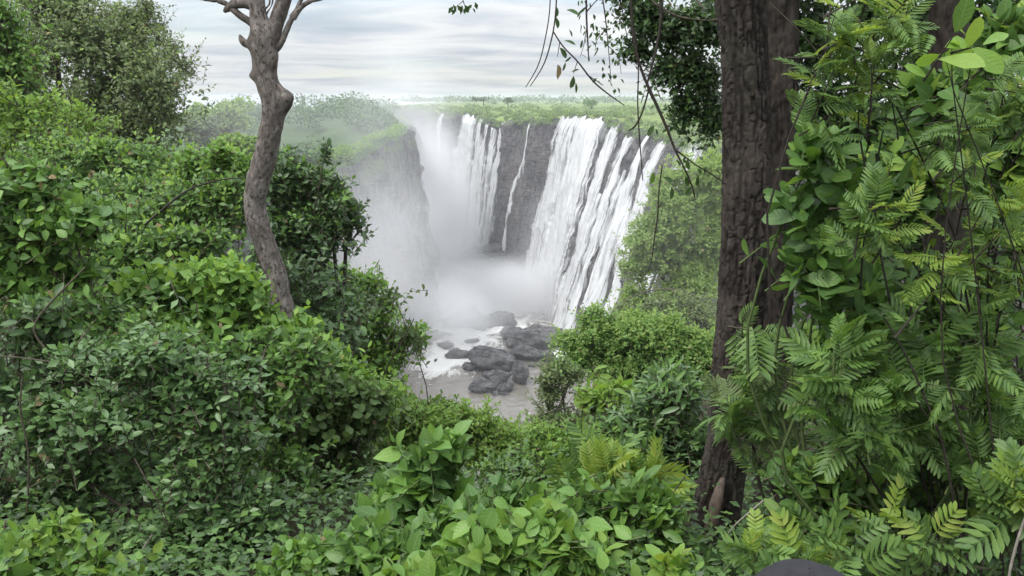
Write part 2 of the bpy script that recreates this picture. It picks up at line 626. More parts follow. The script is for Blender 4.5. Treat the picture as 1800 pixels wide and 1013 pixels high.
def gh(x, y):
    x = np.asarray(x, float)
    y = np.asarray(y, float)
    w = sm(-9, -2, x)
    top = -1.65 - (0.28 * w + 0.13 * (1 - w)) * np.clip(y, -5, 9)
    e = np.maximum(y - (7.5 + np.maximum(0, -x - 2) * 1.35), 0)
    right = sm(2.5, 9, x - 0.05 * y)
    s1 = 0.62 * (1 - right) + 0.34 * right
    lim = 22 * (1 - right) + 62 * right
    z = top - s1 * np.minimum(e, lim) - 1.25 * np.maximum(e - lim, 0)
    return np.maximum(z, -99.0)


def build_ground():
    xs = np.r_[np.linspace(-260, -40, 40), np.linspace(-38, 38, 153), np.linspace(40, 220, 40)]
    ys = np.r_[np.linspace(-40, -4, 14), np.linspace(-3, 60, 127), np.linspace(62, 190, 60)]
    X, Y = np.meshgrid(xs, ys)
    Z = gh(X, Y) + 0.10 * fbm(X * 0.7, Y * 0.7, 0, 3) + np.clip((Y - 20) / 40, 0, 1) * 1.2 * fbm(X * 0.12, Y * 0.12, 0, 9)
    v = np.stack([X, Y, Z], -1).reshape(-1, 3)
    me = mesh_quads('ground', v, grid_quads(len(ys), len(xs)), M['soil'])
    link('ground', me, kind='structure')


build_ground()

# ------------------------------------------------------------------ the falls: cliff, plateau
ZR = -97.0
#            rim px,  py,   D     foot px, py
CL = np.array([
    (640, 186, 900, 640, 408), (705, 188, 760, 700, 415), (780, 199, 640, 765, 426), (820, 199, 592, 793, 436), (885, 214, 545, 857, 452),
    (905, 206, 522, 878, 468), (945, 208, 490, 905, 484), (985, 204, 458, 928, 498), (1020, 203, 432, 952, 530), (1068, 205, 404, 975, 566),
    (1120, 226, 374, 992, 604), (1150, 226, 362, 1016, 614), (1185, 240, 346, 1052, 626), (1260, 252, 312, 1140, 684), (1400, 250, 262, 1290, 780)], float)
RIM = np.array([P(a, b, d) for a, b, d, _, _ in CL])
FOOT = np.array([Pz(a, b, ZR) for _, _, _, a, b in CL])
for a_, d_ in ((1560, 232), (1760, 205), (2050, 185), (2500, 170)):      # the cliff goes on round the bend to the right
    q_ = P(a_, 252, d_)
    q_[2] = -11.0
    CL = np.vstack([CL, (a_, 252, d_, 0, 0)])
    RIM = np.vstack([RIM, q_])
    FOOT = np.vstack([FOOT, (q_[0] - 32, q_[1] - 20, ZR)])


def cliff_pt(s, t, disp=None):
    """s: rim pixel, t: 0 rim .. 1 foot"""
    s = np.asarray(s, float)
    t = np.asarray(t, float)
    rim = np.stack([np.interp(s, CL[:, 0], RIM[:, i]) for i in range(3)], -1)
    ft = np.stack([np.interp(s, CL[:, 0], FOOT[:, i]) for i in range(3)], -1)
    h = np.maximum(t, 0) ** 0.92
    p = rim + (ft - rim) * h[..., None]
    p[..., 2] = rim[..., 2] + (ft[..., 2] - rim[..., 2]) * t
    return p


def arc(s):
    rim = np.stack([np.interp(s, CL[:, 0], RIM[:, i]) for i in range(2)], -1)
    d = np.r_[0, np.cumsum(np.linalg.norm(np.diff(rim, axis=0), axis=1))]
    return d


_ss = np.linspace(640, 2500, 4000)
_aa = arc(_ss)


def s2arc(s):
    return np.interp(s, _ss, _aa)


CN = norm(np.array([-0.88, -0.47, 0.0]))
BIG = [(985, 1.0), (1078, 1.0)]


FALLS = []


def fall_mask(s, t):
    m = np.zeros(np.broadcast(s, t).shape)
    for e in FALLS:
        e = np.array(e, float)
        l = np.interp(t, e[:, 0], e[:, 1])
        r = np.interp(t, e[:, 0], e[:, 2])
        k = np.clip((s - l + 4) / 5, 0, 1) * np.clip((r + 4 - s) / 5, 0, 1) * (t >= e[0, 0] - 0.02) * (t <= e[-1, 0])
        m = np.maximum(m, k)
    return m


def cliff_disp(s, t):
    s, t = np.broadcast_arrays(s, t)
    return cliff_raw(s, t) * (1 - 0.8 * fall_mask(s, t))


def cliff_raw(s, t):
    a = s2arc(s)
    z = t * 92
    rib = 3.2 * fbm(a / 13.0, z / 60.0, 0, 21, 4) + 1.3 * np.abs(fbm(a / 4.0, z / 18.0, 0, 22, 3)) + 0.8 * fbm(a / 1.8, z / 4.0, 0, 23, 3)
    ledge = 1.5 * (np.abs(((z / 15 + 0.4 * vnoise(a / 20, 0.5, 0, 24)) % 1.0) - 0.5) * 2)
    # blocky buttresses towards the right
    w = sm(1075, 1110, s)
    blk = 4.0 * w * (cells(a / 9.0 + 0.3 * t * 6, z / 16.0, 25) - 0.3)
    return rib + ledge * (0.5 + w) + blk


def build_cliff():
    ns, nt_ = 540, 135
    s = np.r_[np.linspace(640, 800, 60, endpoint=False), np.linspace(800, 1260, ns - 130, endpoint=False), np.linspace(1260, 2500, 70)]
    t = np.linspace(0, 1.03, nt_)
    S, T = np.meshgrid(s, t)
    p = cliff_pt(S, T) + CN * (cliff_disp(S, T) * sm(0.0, 0.05, T))[..., None]
    p[..., 2] += (1 - sm(0, 0.10, T)) * (1.1 * fbm(s2arc(S) / 7, 0.3, 0, 31, 4) - 0.2)
    me = mesh_quads('falls_cliff', p.reshape(-1, 3), grid_quads(nt_, ns), M['cliff'], attr={'moss': np.clip(1.15 - T / (0.10 + 0.08 * vnoise(s2arc(S) / 15, T * 3, 0, 33)), 0, 1).ravel()})
    link('falls_cliff', me, kind='structure')
    # plateau behind the rim, to the horizon
    rim = p[0]
    ctr = np.array([-150.0, 100.0])
    dirs = norm(rim[:, :2] - ctr)
    rows = []
    offs = [0, 3, 7, 13, 22, 35, 55, 85, 130, 200, 320, 520, 900, 1600, 3000, 6000, 11000]
    for o in offs:
        q = rim.copy()
        q[:, :2] += dirs * o
        base = rim[:, 2] * math.exp(-o / 25.0) + (1 - math.exp(-o / 25.0)) * (-8.0)
        q[:, 2] = base + min(o / 25.0, 1.0) * 1.2 * fbm(q[:, 0] / 40, q[:, 1] / 40, 0, 41, 3) + min(o / 900.0, 1) * 2.5
        if o == 0:
            q[:, 2] -= 0.02
        rows.append(q)
    v = np.array(rows)
    me = mesh_quads('plateau', v.reshape(-1, 3), grid_quads(len(offs), ns), M['grass'])
    link('plateau', me, kind='structure')


def build_fall(label, edges, n_c=14, thick=0.75, out=1.6, taper=0.34, name='waterfall'):
    """edges: rows of (t, s_left, s_right); real strands hugging the cliff with a bulging front"""
    e = np.array(edges, float)
    nr = 110
    t = np.linspace(e[0, 0], e[-1, 0], nr)
    l = np.interp(t, e[:, 0], e[:, 1])
    r = np.interp(t, e[:, 0], e[:, 2])
    sd = int(e[0, 1] * 7) % 997
    wid = (r - l)
    l = l - wid * 0.10 + wid * (0.10 * fbm(t * 14, 0.5, 0, sd, 4) + 0.16 * fbm(t * 4.5, 3.5, 0, sd + 1, 2)) * np.minimum(t * 8, 1)
    r = r + wid * 0.10 + wid * (0.10 * fbm(t * 14, 7.5, 0, sd + 3, 4) + 0.16 * fbm(t * 4.5, 9.5, 0, sd + 4, 2)) * np.minimum(t * 8, 1)
    u = np.linspace(0, 1, n_c)
    S = l[:, None] + (r - l)[:, None] * u[None, :]
    lip = 0.028 * (0.5 + 0.5 * fbm(s2arc(S[0]) / 2.2, 0.3, 0, sd + 9, 3))
    lip = np.maximum(lip, 0)
    T = t[:, None] + (lip[None, :] * (1 - np.linspace(0, 1, nr))[:, None] ** 6)
    p = cliff_pt(S, T)
    A = s2arc(S)
    bul = np.sin(np.pi * u)[None, :] ** 0.6
    base = cliff_disp(S, T) * sm(0, 0.05, T)
    d = base + out * bul + 0.7 * fbm(A / 1.6, T * 6, 0, sd, 3) + 1.0 * fbm(A / 4.0, T * 3, 0, sd + 5, 3)
    d = d * sm(-0.02, 0.08, T) + 0.25
    p = p + CN * d[..., None]
    p[..., 2] += 0.35 * (1 - sm(0, 0.05, T))
    v0 = A - A[:, :1].mean()
    uv = np.stack([v0 + sd, T * 92 + sd], -1)
    th = thick * np.minimum(1, np.minimum(u, 1 - u)[None, :] / taper + 0.15) + 0.12 * (T < 0.06)
    th = np.broadcast_to(th, S.shape)
    me = mesh_quads(name, p.reshape(-1, 3), grid_quads(nr, n_c), M['fall'], uv=uv.reshape(-1, 2), attr={'thick': th.ravel()})
    link(name, me, label=label, category='waterfall', group='streams of the great waterfall')


FALL_LIST = [
    dict(zip(('label', 'edges', 'n_c', 'thick', 'out'), ('faint thread of falling water, farthest left on the misty cliff', [(0.0, 777, 782), (0.7, 775, 783)], 6, 0.55, 1.0))),
    dict(zip(('label', 'edges', 'n_c', 'thick', 'out'), ('broad white curtain of water at the left end of the falls, next to the mist', [(0.0, 818, 842), (0.3, 814, 846), (1.0, 811, 848)], 20, 0.95, 2.2))),
    dict(zip(('label', 'edges', 'n_c', 'thick', 'out'), ('narrow strand of water just right of the broad left curtain', [(0.0, 845, 852), (0.3, 844, 857), (1.0, 845, 863)], 9, 0.85, 1.4))),
    dict(zip(('label', 'edges', 'n_c', 'thick', 'out'), ('thin broken strand of water between the left curtain and the tapering stream', [(0.02, 858, 863), (0.25, 855, 866), (0.6, 853, 868), (1.0, 855, 870)], 9, 0.75, 1.4))),
    dict(zip(('label', 'edges', 'n_c', 'thick', 'out'), ('slender white stream left of the dark rock face, second from it', [(0.05, 869, 875), (0.3, 868, 878), (1.0, 866, 876)], 9, 0.8, 1.6))),
    dict(zip(('label', 'edges', 'n_c', 'thick', 'out'), ('smooth tapering white stream directly left of the dark rock face', [(0.0, 884, 892), (0.15, 882, 893), (0.5, 880, 892), (1.0, 876, 890)], 12, 0.95, 2.0))),
    dict(zip(('label', 'edges', 'n_c', 'thick', 'out'), ('thin zigzag stream crossing the dark rock face between the two big curtains', [(0.03, 934, 938), (0.28, 933, 939), (0.36, 926, 937), (0.42, 917, 926), (0.7, 911, 918), (1.0, 909, 919)], 8, 0.72, 1.0))),
    dict(zip(('label', 'edges', 'n_c', 'thick', 'out'), ('veil-like left half of the largest curtain, streaked with rock', [(0.0, 990, 1026), (0.3, 984, 1022), (1.0, 974, 1018)], 22, 0.80, 2.0))),
    dict(zip(('label', 'edges', 'n_c', 'thick', 'out'), ('largest and whitest curtain of water in the middle of the falls', [(0.0, 1024, 1069), (0.2, 1019, 1068), (0.6, 1012, 1068), (1.0, 1008, 1074)], 34, 1.15, 3.4))),
    dict(zip(('label', 'edges', 'n_c', 'thick', 'out'), ('white cascade just right of the largest curtain, forked at the top', [(0.0, 1084, 1092), (0.1, 1080, 1099), (0.5, 1077, 1106), (1.0, 1078, 1114)], 18, 0.95, 2.2))),
    dict(zip(('label', 'edges', 'n_c', 'thick', 'out'), ('pale cascade with a rounded lip, second right of the largest curtain', [(0.03, 1110, 1124), (0.25, 1105, 1129), (0.6, 1111, 1132), (1.0, 1118, 1138)], 18, 0.95, 2.2))),
    dict(zip(('label', 'edges', 'n_c', 'thick', 'out'), ('stepped cascade that starts as a thin point, third right of the largest curtain', [(0.0, 1149, 1152), (0.15, 1142, 1155), (0.3, 1135, 1154), (0.6, 1142, 1162), (1.0, 1149, 1170)], 16, 0.92, 1.8))),
    dict(zip(('label', 'edges', 'n_c', 'thick', 'out'), ('ragged cascade between dark boulders beside the light green tree', [(0.03, 1172, 1184), (0.2, 1164, 1190), (0.6, 1170, 1190), (1.0, 1178, 1198)], 16, 0.86, 1.8))),
    dict(zip(('label', 'edges', 'n_c', 'thick', 'out'), ('short white cascade glimpsed left of the dark trunk', [(0.0, 1212, 1240), (0.3, 1206, 1236), (1.0, 1210, 1244)], 14, 0.72, 1.8))),
    dict(zip(('label', 'edges', 'n_c', 'thick', 'out'), ('thin side trickle joining the forked cascade halfway down the dark rock', [(0.32, 1103, 1106), (0.5, 1102, 1108), (1.0, 1106, 1116)], 8, 0.7, 1.4))),
    dict(zip(('label', 'edges', 'n_c', 'thick', 'out'), ('short broken trickle left of the stepped cascade', [(0.18, 1133, 1137), (0.4, 1130, 1138), (0.8, 1138, 1146)], 8, 0.66, 1.2))),
    dict(zip(('label', 'edges', 'n_c', 'thick', 'out'), ('narrow foaming trickle right of the stepped cascade', [(0.25, 1158, 1162), (0.5, 1160, 1167), (1.0, 1168, 1178)], 8, 0.7, 1.4))),
]
FALLS += [f['edges'] for f in FALL_LIST]
build_cliff()
for f in FALL_LIST:
    build_fall(**f)


# ------------------------------------------------------------------ headland opposite the falls
def build_headland():
    # rim path, from far left near the viewer to the corner and back along the gorge
    #        px   py   D
    path = np.array([(120, 330, 190), (330, 330, 235), (470, 312, 270), (560, 300, 300), (612, 292, 318), (655, 268, 332), (690, 246, 344), (708, 238, 362), (714, 234, 400),
                     (718, 228, 450), (720, 220, 520), (716, 210, 620), (700, 200, 760), (660, 192, 950)], float)
    rim = np.array([P(*q) for q in path])
    rim = resample(rim, 260)
    tan = norm(np.gradient(rim[:, :2], axis=0))
    nout = np.stack([tan[:, 1], -tan[:, 0]], -1)       # outward, towards the gorge
    a = np.r_[0, np.cumsum(np.linalg.norm(np.diff(rim[:, :2], axis=0), axis=1))]
    rows = []
    zt = np.linspace(1, 0, 80)                           # 1 foot .. 0 rim
    for k in zt:
        z = rim[:, 2] + (-99 - rim[:, 2]) * k
        off = 9 * k ** 0.8 + 3.0 * fbm(a / 15, k * 2.6, 0, 51, 4) * sm(0, 0.1, k) + 1.8 * fbm(a / 5, k * 9, 0, 52, 4) + 2.0 * (cells(a / 8.0 + 0 * k, np.full(a.shape, k * 6.0), 55) - 0.3) * sm(0, 0.1, k)
        off = off + 2.0 * np.abs(vnoise(a / 7, k * 1.2, 0, 53))
        rows.append(np.c_[rim[:, :2] + nout * off[:, None], z])
    inn = np.array([-160.0, 520.0])                      # inland: fold towards the inside of the headland
    rowsG = []
    for o, dz in ((0, 0), (6, 2.2), (14, 5.0), (26, 8.0), (45, 10.5), (80, 12), (140, 13), (260, 14), (600, 14), (1500, 14)):
        q = rim.copy()
        dirs = norm(np.array([-0.9, 0.42]) - nout * 0.35)
        q[:, :2] += dirs * o
        q[:, 2] = rim[:, 2] * max(0, 1 - o / 120) + (-25) * min(1, o / 120) + dz * 0.75 + 0.8 * fbm(q[:, 0] / 12, q[:, 1] / 12, 0, 54, 3) * min(o / 10, 1)
        rowsG.append(q)
    v = np.array(rows)
    link('headland_cliff', mesh_quads('headland_cliff', v.reshape(-1, 3), grid_quads(len(rows), 260), M['headland_rock'], attr={'moss': np.repeat(np.clip(1.2 - zt / 0.25, 0, 1), 260)}), kind='structure')
    v2 = np.array(rowsG)
    v2[0, :, 2] -= 0.02
    link('headland', mesh_quads('headland', v2.reshape(-1, 3), grid_quads(len(rowsG), 260), M['brush']), kind='structure')
    return v2


HEAD = build_headland()


# ------------------------------------------------------------------ river at the foot
def foam_amt(X, Y):
    px, py, _ = to_px(np.stack([X, Y, np.full(X.shape, ZR)], -1))
    return px, py


def build_river():
    xs = np.linspace(-80, 80, 161)
    ys = np.r_[np.linspace(130, 240, 40), np.linspace(241, 400, 200), np.linspace(405, 900, 50)]
    X, Y = np.meshgrid(xs, ys)
    # white rapids between the boulders, foam below the falls, calm pool downstream
    def g(cx, cy, rx, ry):
        return np.exp(-(((X - cx) / rx) ** 2 + ((Y - cy) / ry) ** 2))
    c1 = Pz(800, 615, ZR)
    c2 = Pz(770, 650, ZR)
    c3 = Pz(850, 580, ZR)
    c4 = Pz(985, 625, ZR)
    c5 = Pz(1010, 760, ZR)
    foam = 0.60 * g(c1[0], c1[1], 18, 22) + 0.56 * g(c2[0], c2[1], 13, 15) + 0.42 * g(c3[0], c3[1], 22, 30) + 0.7 * g(c4[0], c4[1], 10, 16) + 0.6 * g(c5[0], c5[1], 14, 22)
    foam = np.clip(foam, 0, 0.75) + 0.30 * (Y > 350)
    Z = ZR + foam * (1.1 * fbm(X / 5, Y / 7, 0, 61, 4) + 0.3) + 0.12 * fbm(X / 3, Y / 3, 0, 62, 3)
    me = mesh_quads('river', np.stack([X, Y, Z], -1).reshape(-1, 3), grid_quads(len(ys), len(xs)), M['river'], attr={'foam': foam.ravel()})
    link('river', me, kind='structure')
    # gorge floor under everything
    v = np.array([(-400, 60, -101), (400, 60, -101), (400, 1000, -101), (-400, 1000, -101)], float)
    link('gorge_floor', mesh_quads('gorge_floor', v, [[0, 1, 2, 3]], M['boulder'], smooth=False), kind='structure')


build_river()


def boulder_mesh(name, sx, sy, sz, seed, blocky=0.5):
    n1, n2 = 44, 70
    th = np.linspace(0.02, np.pi - 0.02, n1)[:, None]
    ph = np.linspace(0, 2 * np.pi, n2, endpoint=False)[None, :]
    d = np.stack(np.broadcast_arrays(np.sin(th) * np.cos(ph), np.sin(th) * np.sin(ph), np.cos(th)), -1)
    # squarish: superellipsoid plus facets
    rs = np.random.default_rng(seed)
    pn = norm(rs.normal(size=(15, 3)) * np.array([1, 1, 1.2]))
    ph_ = rs.uniform(0.68, 1.0, 15)
    dt = np.maximum(np.einsum('abk,nk->abn', d, pn), 1e-3)
    r = (((dt / ph_) ** 22).sum(-1) + 0.02) ** (-1 / 22.0)
    pw = 2.0 + 2.5 * blocky
    r = np.minimum(r, 1.25 * (np.abs(d) ** pw).sum(-1) ** (-1 / pw))
    r = r * (1 + 0.15 * fbm(d[..., 0] * 1.6 + seed, d[..., 1] * 1.6, d[..., 2] * 1.6, seed, 4) + 0.16 * (cells(d[..., 0] * 2.2 + d[..., 2] * 0.7 + seed, d[..., 1] * 2.0 + d[..., 2] * 1.8, seed) - 0.3))
    v = d * r[..., None] * np.array([sx, sy, sz])
    return mesh_quads(name, v.reshape(-1, 3), grid_quads(n1, n2, True), M['boulder'], smooth=False)


BL = [
    (960, 604, 60, 26, 0.9, 'tilted dark slab leaning on the right side of the layered outcrop'),
    (925, 634, 46, 26, 0.9, 'cracked grey rock between the layered outcrop and the dark upright boulder'),
    (893, 646, 36, 26, 0.9, 'squat grey rock wedged right of the broad middle boulder'),
    (845, 632, 44, 22, 0.9, 'smooth grey rock left of the broad middle boulder'),
    (862, 676, 34, 24, 0.9, 'brown-grey block below the broad middle boulder'),
    # px, py of the foot, width px, height px, depth ratio, label
    (915, 676, 30, 40, 1.0, 'dark upright squarish boulder at the edge of the brown pool'),
    (942, 616, 88, 44, 0.9, 'largest layered rock outcrop beside the foot of the right cascade'),
    (868, 652, 62, 42, 1.0, 'broad grey boulder in the middle of the rapids'),
    (878, 672, 34, 20, 0.8, 'low grey boulder left of the dark upright boulder'),
    (905, 600, 40, 22, 1.0, 'rounded grey rock behind the broad middle boulder'),
    (802, 632, 36, 17, 0.8, 'flat dark rock ringed by white rapids'),
    (832, 604, 22, 9, 0.8, 'small dark rock far back in the white rapids'),
    (782, 612, 28, 7, 0.8, 'low slab farthest left in the rapids'),
    (823, 650, 24, 12, 0.8, 'small rock just right of the ringed flat rock'),
    (846, 690, 44, 20, 0.8, 'brownish rock shelf nearest the yellow-green bushes'),
    (888, 690, 26, 18, 0.8, 'pale tilted rock at the near edge of the brown pool'),
    (955, 636, 36, 20, 0.8, 'low dark rock under the layered outcrop'),
    (972, 600, 30, 16, 0.8, 'dark rock touching the foot of the pale cascade'),
    (818, 580, 70, 40, 0.6, 'misty jagged rock mound on the left behind the rapids'),
    (880, 576, 60, 30, 0.6, 'misty jagged rock mound on the right behind the rapids'),
    (853, 474, 110, 46, 0.6, 'shadowy rock spur in the spray below the left curtain'),
    (795, 425, 30, 26, 0.6, 'faint rock knob deep in the spray at the far end'),
]
for i, (bx, by, bw, bh, dr, lab) in enumerate(BL):
    c = Pz(bx, by, ZR)
    sc_ = c[1] * CP + 97 * SP
    w = 1.15 * bw / 1500 * sc_
    h = 0.85 * bh / 1500 * sc_ / 0.93
    me = boulder_mesh('boulder', w / 2, w / 2 * dr, h * 0.62, 70 + i * 3, 0.75 if i in (0, 3, 10) else 0.35)
    o = link('boulder', me, label=lab, category='rock', group='boulders in the gorge')
    o.location = (c[0], c[1] + w / 2 * dr * 0.6, ZR + h * 0.38)
    o.rotation_euler = (random.uniform(-0.15, 0.15), random.uniform(-0.12, 0.12), random.uniform(-0.5, 0.5))
# small boulders scattered in the rapids: too many to name one by one
SB = [boulder_mesh('small_rock', 1, 1, 0.7, 300 + i * 5, 0.4) for i in range(4)]
for i in range(46):
    bx, by = random.uniform(765, 985), random.uniform(588, 700)
    if by > 660 and (bx < 830 or bx > 905):
        continue
    c = Pz(bx, by, ZR)
    o = link('small_rock', SB[i % 4], label='small dark rock breaking the white rapids among larger boulders', category='rock', group='small rocks in the rapids')
    k = random.uniform(0.5, 1.5)
    o.scale = (k * random.uniform(0.9, 1.7), k, k * random.uniform(0.6, 1.0))
    o.location = (c[0], c[1], ZR + 0.15 * k)
    o.rotation_euler = (0, 0, random.uniform(0, 6.28))

# ------------------------------------------------------------------ leaves: shapes
def leaf_shape(widths, stations, fold=0.25, curl=0.25, cols=3):
    """a leaf lying along +Y, length 1, normal +Z, folded along the midrib and curling down at the tip"""
    st = np.asarray(stations, float)
    w = np.asarray(widths, float) / 2
    cx = np.linspace(-1, 1, cols)
    X = w[:, None] * cx[None, :]
    Y = np.broadcast_to(st[:, None], X.shape) - 0.0
    Z = fold * np.abs(X) - curl * (st[:, None] ** 2) * 0.6 + 0.06 * np.sin(st[:, None] * 7) * cx[None, :] * w[:, None] * 2
    v = np.stack([X, Y, Z], -1).reshape(-1, 3)
    q = grid_quads(len(st), cols)
    uv = np.stack([np.broadcast_to(cx * 0.5 + 0.5, X.shape), np.broadcast_to(st[:, None], X.shape)], -1).reshape(-1, 2)
    return v, q, uv


def pinnate_shape(pairs=9, ll=0.34, lw=0.095, droop=0.25, dry=False):
    """feather leaf: a rachis with opposite leaflets, total length about 1"""
    V, Q, U, off = [], [], [], 0
    rr = np.random.default_rng(pairs * 13 + int(droop * 100))

    def add(v, q, u):
        nonlocal off
        V.append(v)
        Q.append(q + off)
        U.append(u)
        off += len(v)
    base, bq, bu = leaf_shape([0.35, 1.0, 0.95, 0.25], [0, 0.3, 0.75, 1.0], 0.1, 0.12)
    base = base * np.array([lw, 1, 1])
    for i in range(pairs):
        t = 0.14 + 0.82 * i / (pairs - 1)
        z = -droop * t * t
        k = ll * (0.72 + 0.5 * math.sin(math.pi * min(t * 0.9 + 0.1, 1)))
        for sgn in (-1, 1):
            ang = (1.22 - 0.55 * t) * sgn + rr.normal(0, 0.06)
            c, s = math.cos(ang), math.sin(ang)
            dirv = np.array([s, c, -0.22 + rr.normal(0, 0.08)])
            dirv /= np.linalg.norm(dirv)
            x = np.cross(dirv, [0, 0, 1])
            x /= np.linalg.norm(x)
            n = np.cross(x, dirv)
            v = base * np.array([1, k, k])
            v = v[:, :1] * x + v[:, 1:2] * dirv + v[:, 2:] * n + np.array([0, t, z])
            add(v, bq, bu)
    # rachis: thin flat prism
    ts = np.linspace(0, 0.98, 5)
    c = np.stack([0 * ts, ts, -droop * ts ** 2], -1)
    v, q, *_ = tube_geo(c, np.linspace(0.012, 0.005, 5), 3)
    u = np.full((15, 2), 0.5)
    add(v.reshape(-1, 3), q, u)
    return np.concatenate(V), np.concatenate(Q), np.concatenate(U)


SH = {
    'ovate': leaf_shape([0.06, 0.46, 0.62, 0.50, 0.20, 0.01], [0, 0.16, 0.38, 0.64, 0.87, 1.0], 0.28, 0.30),
    'elliptic': leaf_shape([0.05, 0.36, 0.46, 0.36, 0.02], [0, 0.25, 0.52, 0.80, 1.0], 0.30, 0.22),
    'obovate': leaf_shape([0.05, 0.26, 0.46, 0.50, 0.30, 0.02], [0, 0.2, 0.45, 0.68, 0.90, 1.0], 0.22, 0.18),
    'round': leaf_shape([0.10, 0.62, 0.80, 0.62, 0.10], [0, 0.22, 0.52, 0.82, 1.0], 0.22, 0.20),
    'narrow': leaf_shape([0.04, 0.22, 0.28, 0.22, 0.02], [0, 0.22, 0.5, 0.78, 1.0], 0.3, 0.30),
    'small': leaf_shape([0.06, 0.50, 0.02], [0, 0.48, 1.0], 0.30, 0.20),
    'clump': leaf_shape([0.12, 0.72, 0.05], [0, 0.5, 1.0], 0.35, 0.30),
    'tuft': leaf_shape([0.25, 0.9, 0.15], [0, 0.5, 1.0], 0.4, 0.5, 2),
    'pinnate': pinnate_shape(9, 0.36, 0.074, 0.22),
    'pinnate_fine': pinnate_shape(12, 0.30, 0.048, 0.35),
    'pinnate_wide': pinnate_shape(6, 0.40, 0.125, 0.15),
}
SH['quad'] = (np.array([(0, 0, 0), (0.27, 0.5, 0.07), (0, 1.0, -0.12), (-0.27, 0.5, 0.07)], float), np.array([[0, 1, 2, 3]]), np.array([(0.5, 0), (1, 0.5), (0.5, 1), (0, 0.5)], float))


def leaf2(w, at, fold, curl):
    v = np.array([(0, 0, 0), (w / 2, at, fold * w / 2 - curl * 0.6 * at * at), (0, 1.0, -curl * 0.6), (-w / 2, at, fold * w / 2 - curl * 0.6 * at * at), (0, at, -curl * 0.6 * at * at)], float)
    return v, np.array([[0, 1, 2, 4], [0, 4, 2, 3]]), np.array([(0.5, 0), (1, at), (0.5, 1), (0, at), (0.5, at)], float)


SH['small'] = leaf2(0.54, 0.48, 0.30, 0.22)
SH['ovate_lo'] = leaf2(0.70, 0.40, 0.28, 0.30)
SH['elliptic_lo'] = leaf2(0.56, 0.50, 0.30, 0.22)
SH['obovate_lo'] = leaf2(0.60, 0.62, 0.22, 0.18)
SH['round_lo'] = leaf2(0.95, 0.52, 0.22, 0.20)
SH['narrow_lo'] = leaf2(0.34, 0.5, 0.3, 0.30)
LO = {'ovate': 'ovate_lo', 'elliptic': 'elliptic_lo', 'obovate': 'obovate_lo', 'round': 'round_lo', 'narrow': 'narrow_lo'}
_leaf_me = {}


def leaf_mesh(shape, mat):
    key = (shape, mat)
    if key not in _leaf_me:
        v, q, u = SH[shape]
        _leaf_me[key] = mesh_quads('leaf_' + shape, v, q, M[mat], uv=u)
    return _leaf_me[key]


def foliage_mesh(name, shape, B, pos, size, mats, mat_idx):
    v, q, u = SH[shape]
    n = len(pos)
    V = np.einsum('nij,kj->nki', B, v) * size[:, None, None] + pos[:, None, :]
    Q = (q[None] + (np.arange(n) * len(v))[:, None, None]).reshape(-1, 4)
    U = np.tile(u, (n, 1))
    mi = np.repeat(mat_idx, len(q))
    return mesh_quads(name, V.reshape(-1, 3), Q, [M[m] for m in mats], uv=U, mat_idx=mi)


# ------------------------------------------------------------------ plants
PLANTS = []


def rand_dirs(n):
    return norm(rng.normal(size=(n, 3)))


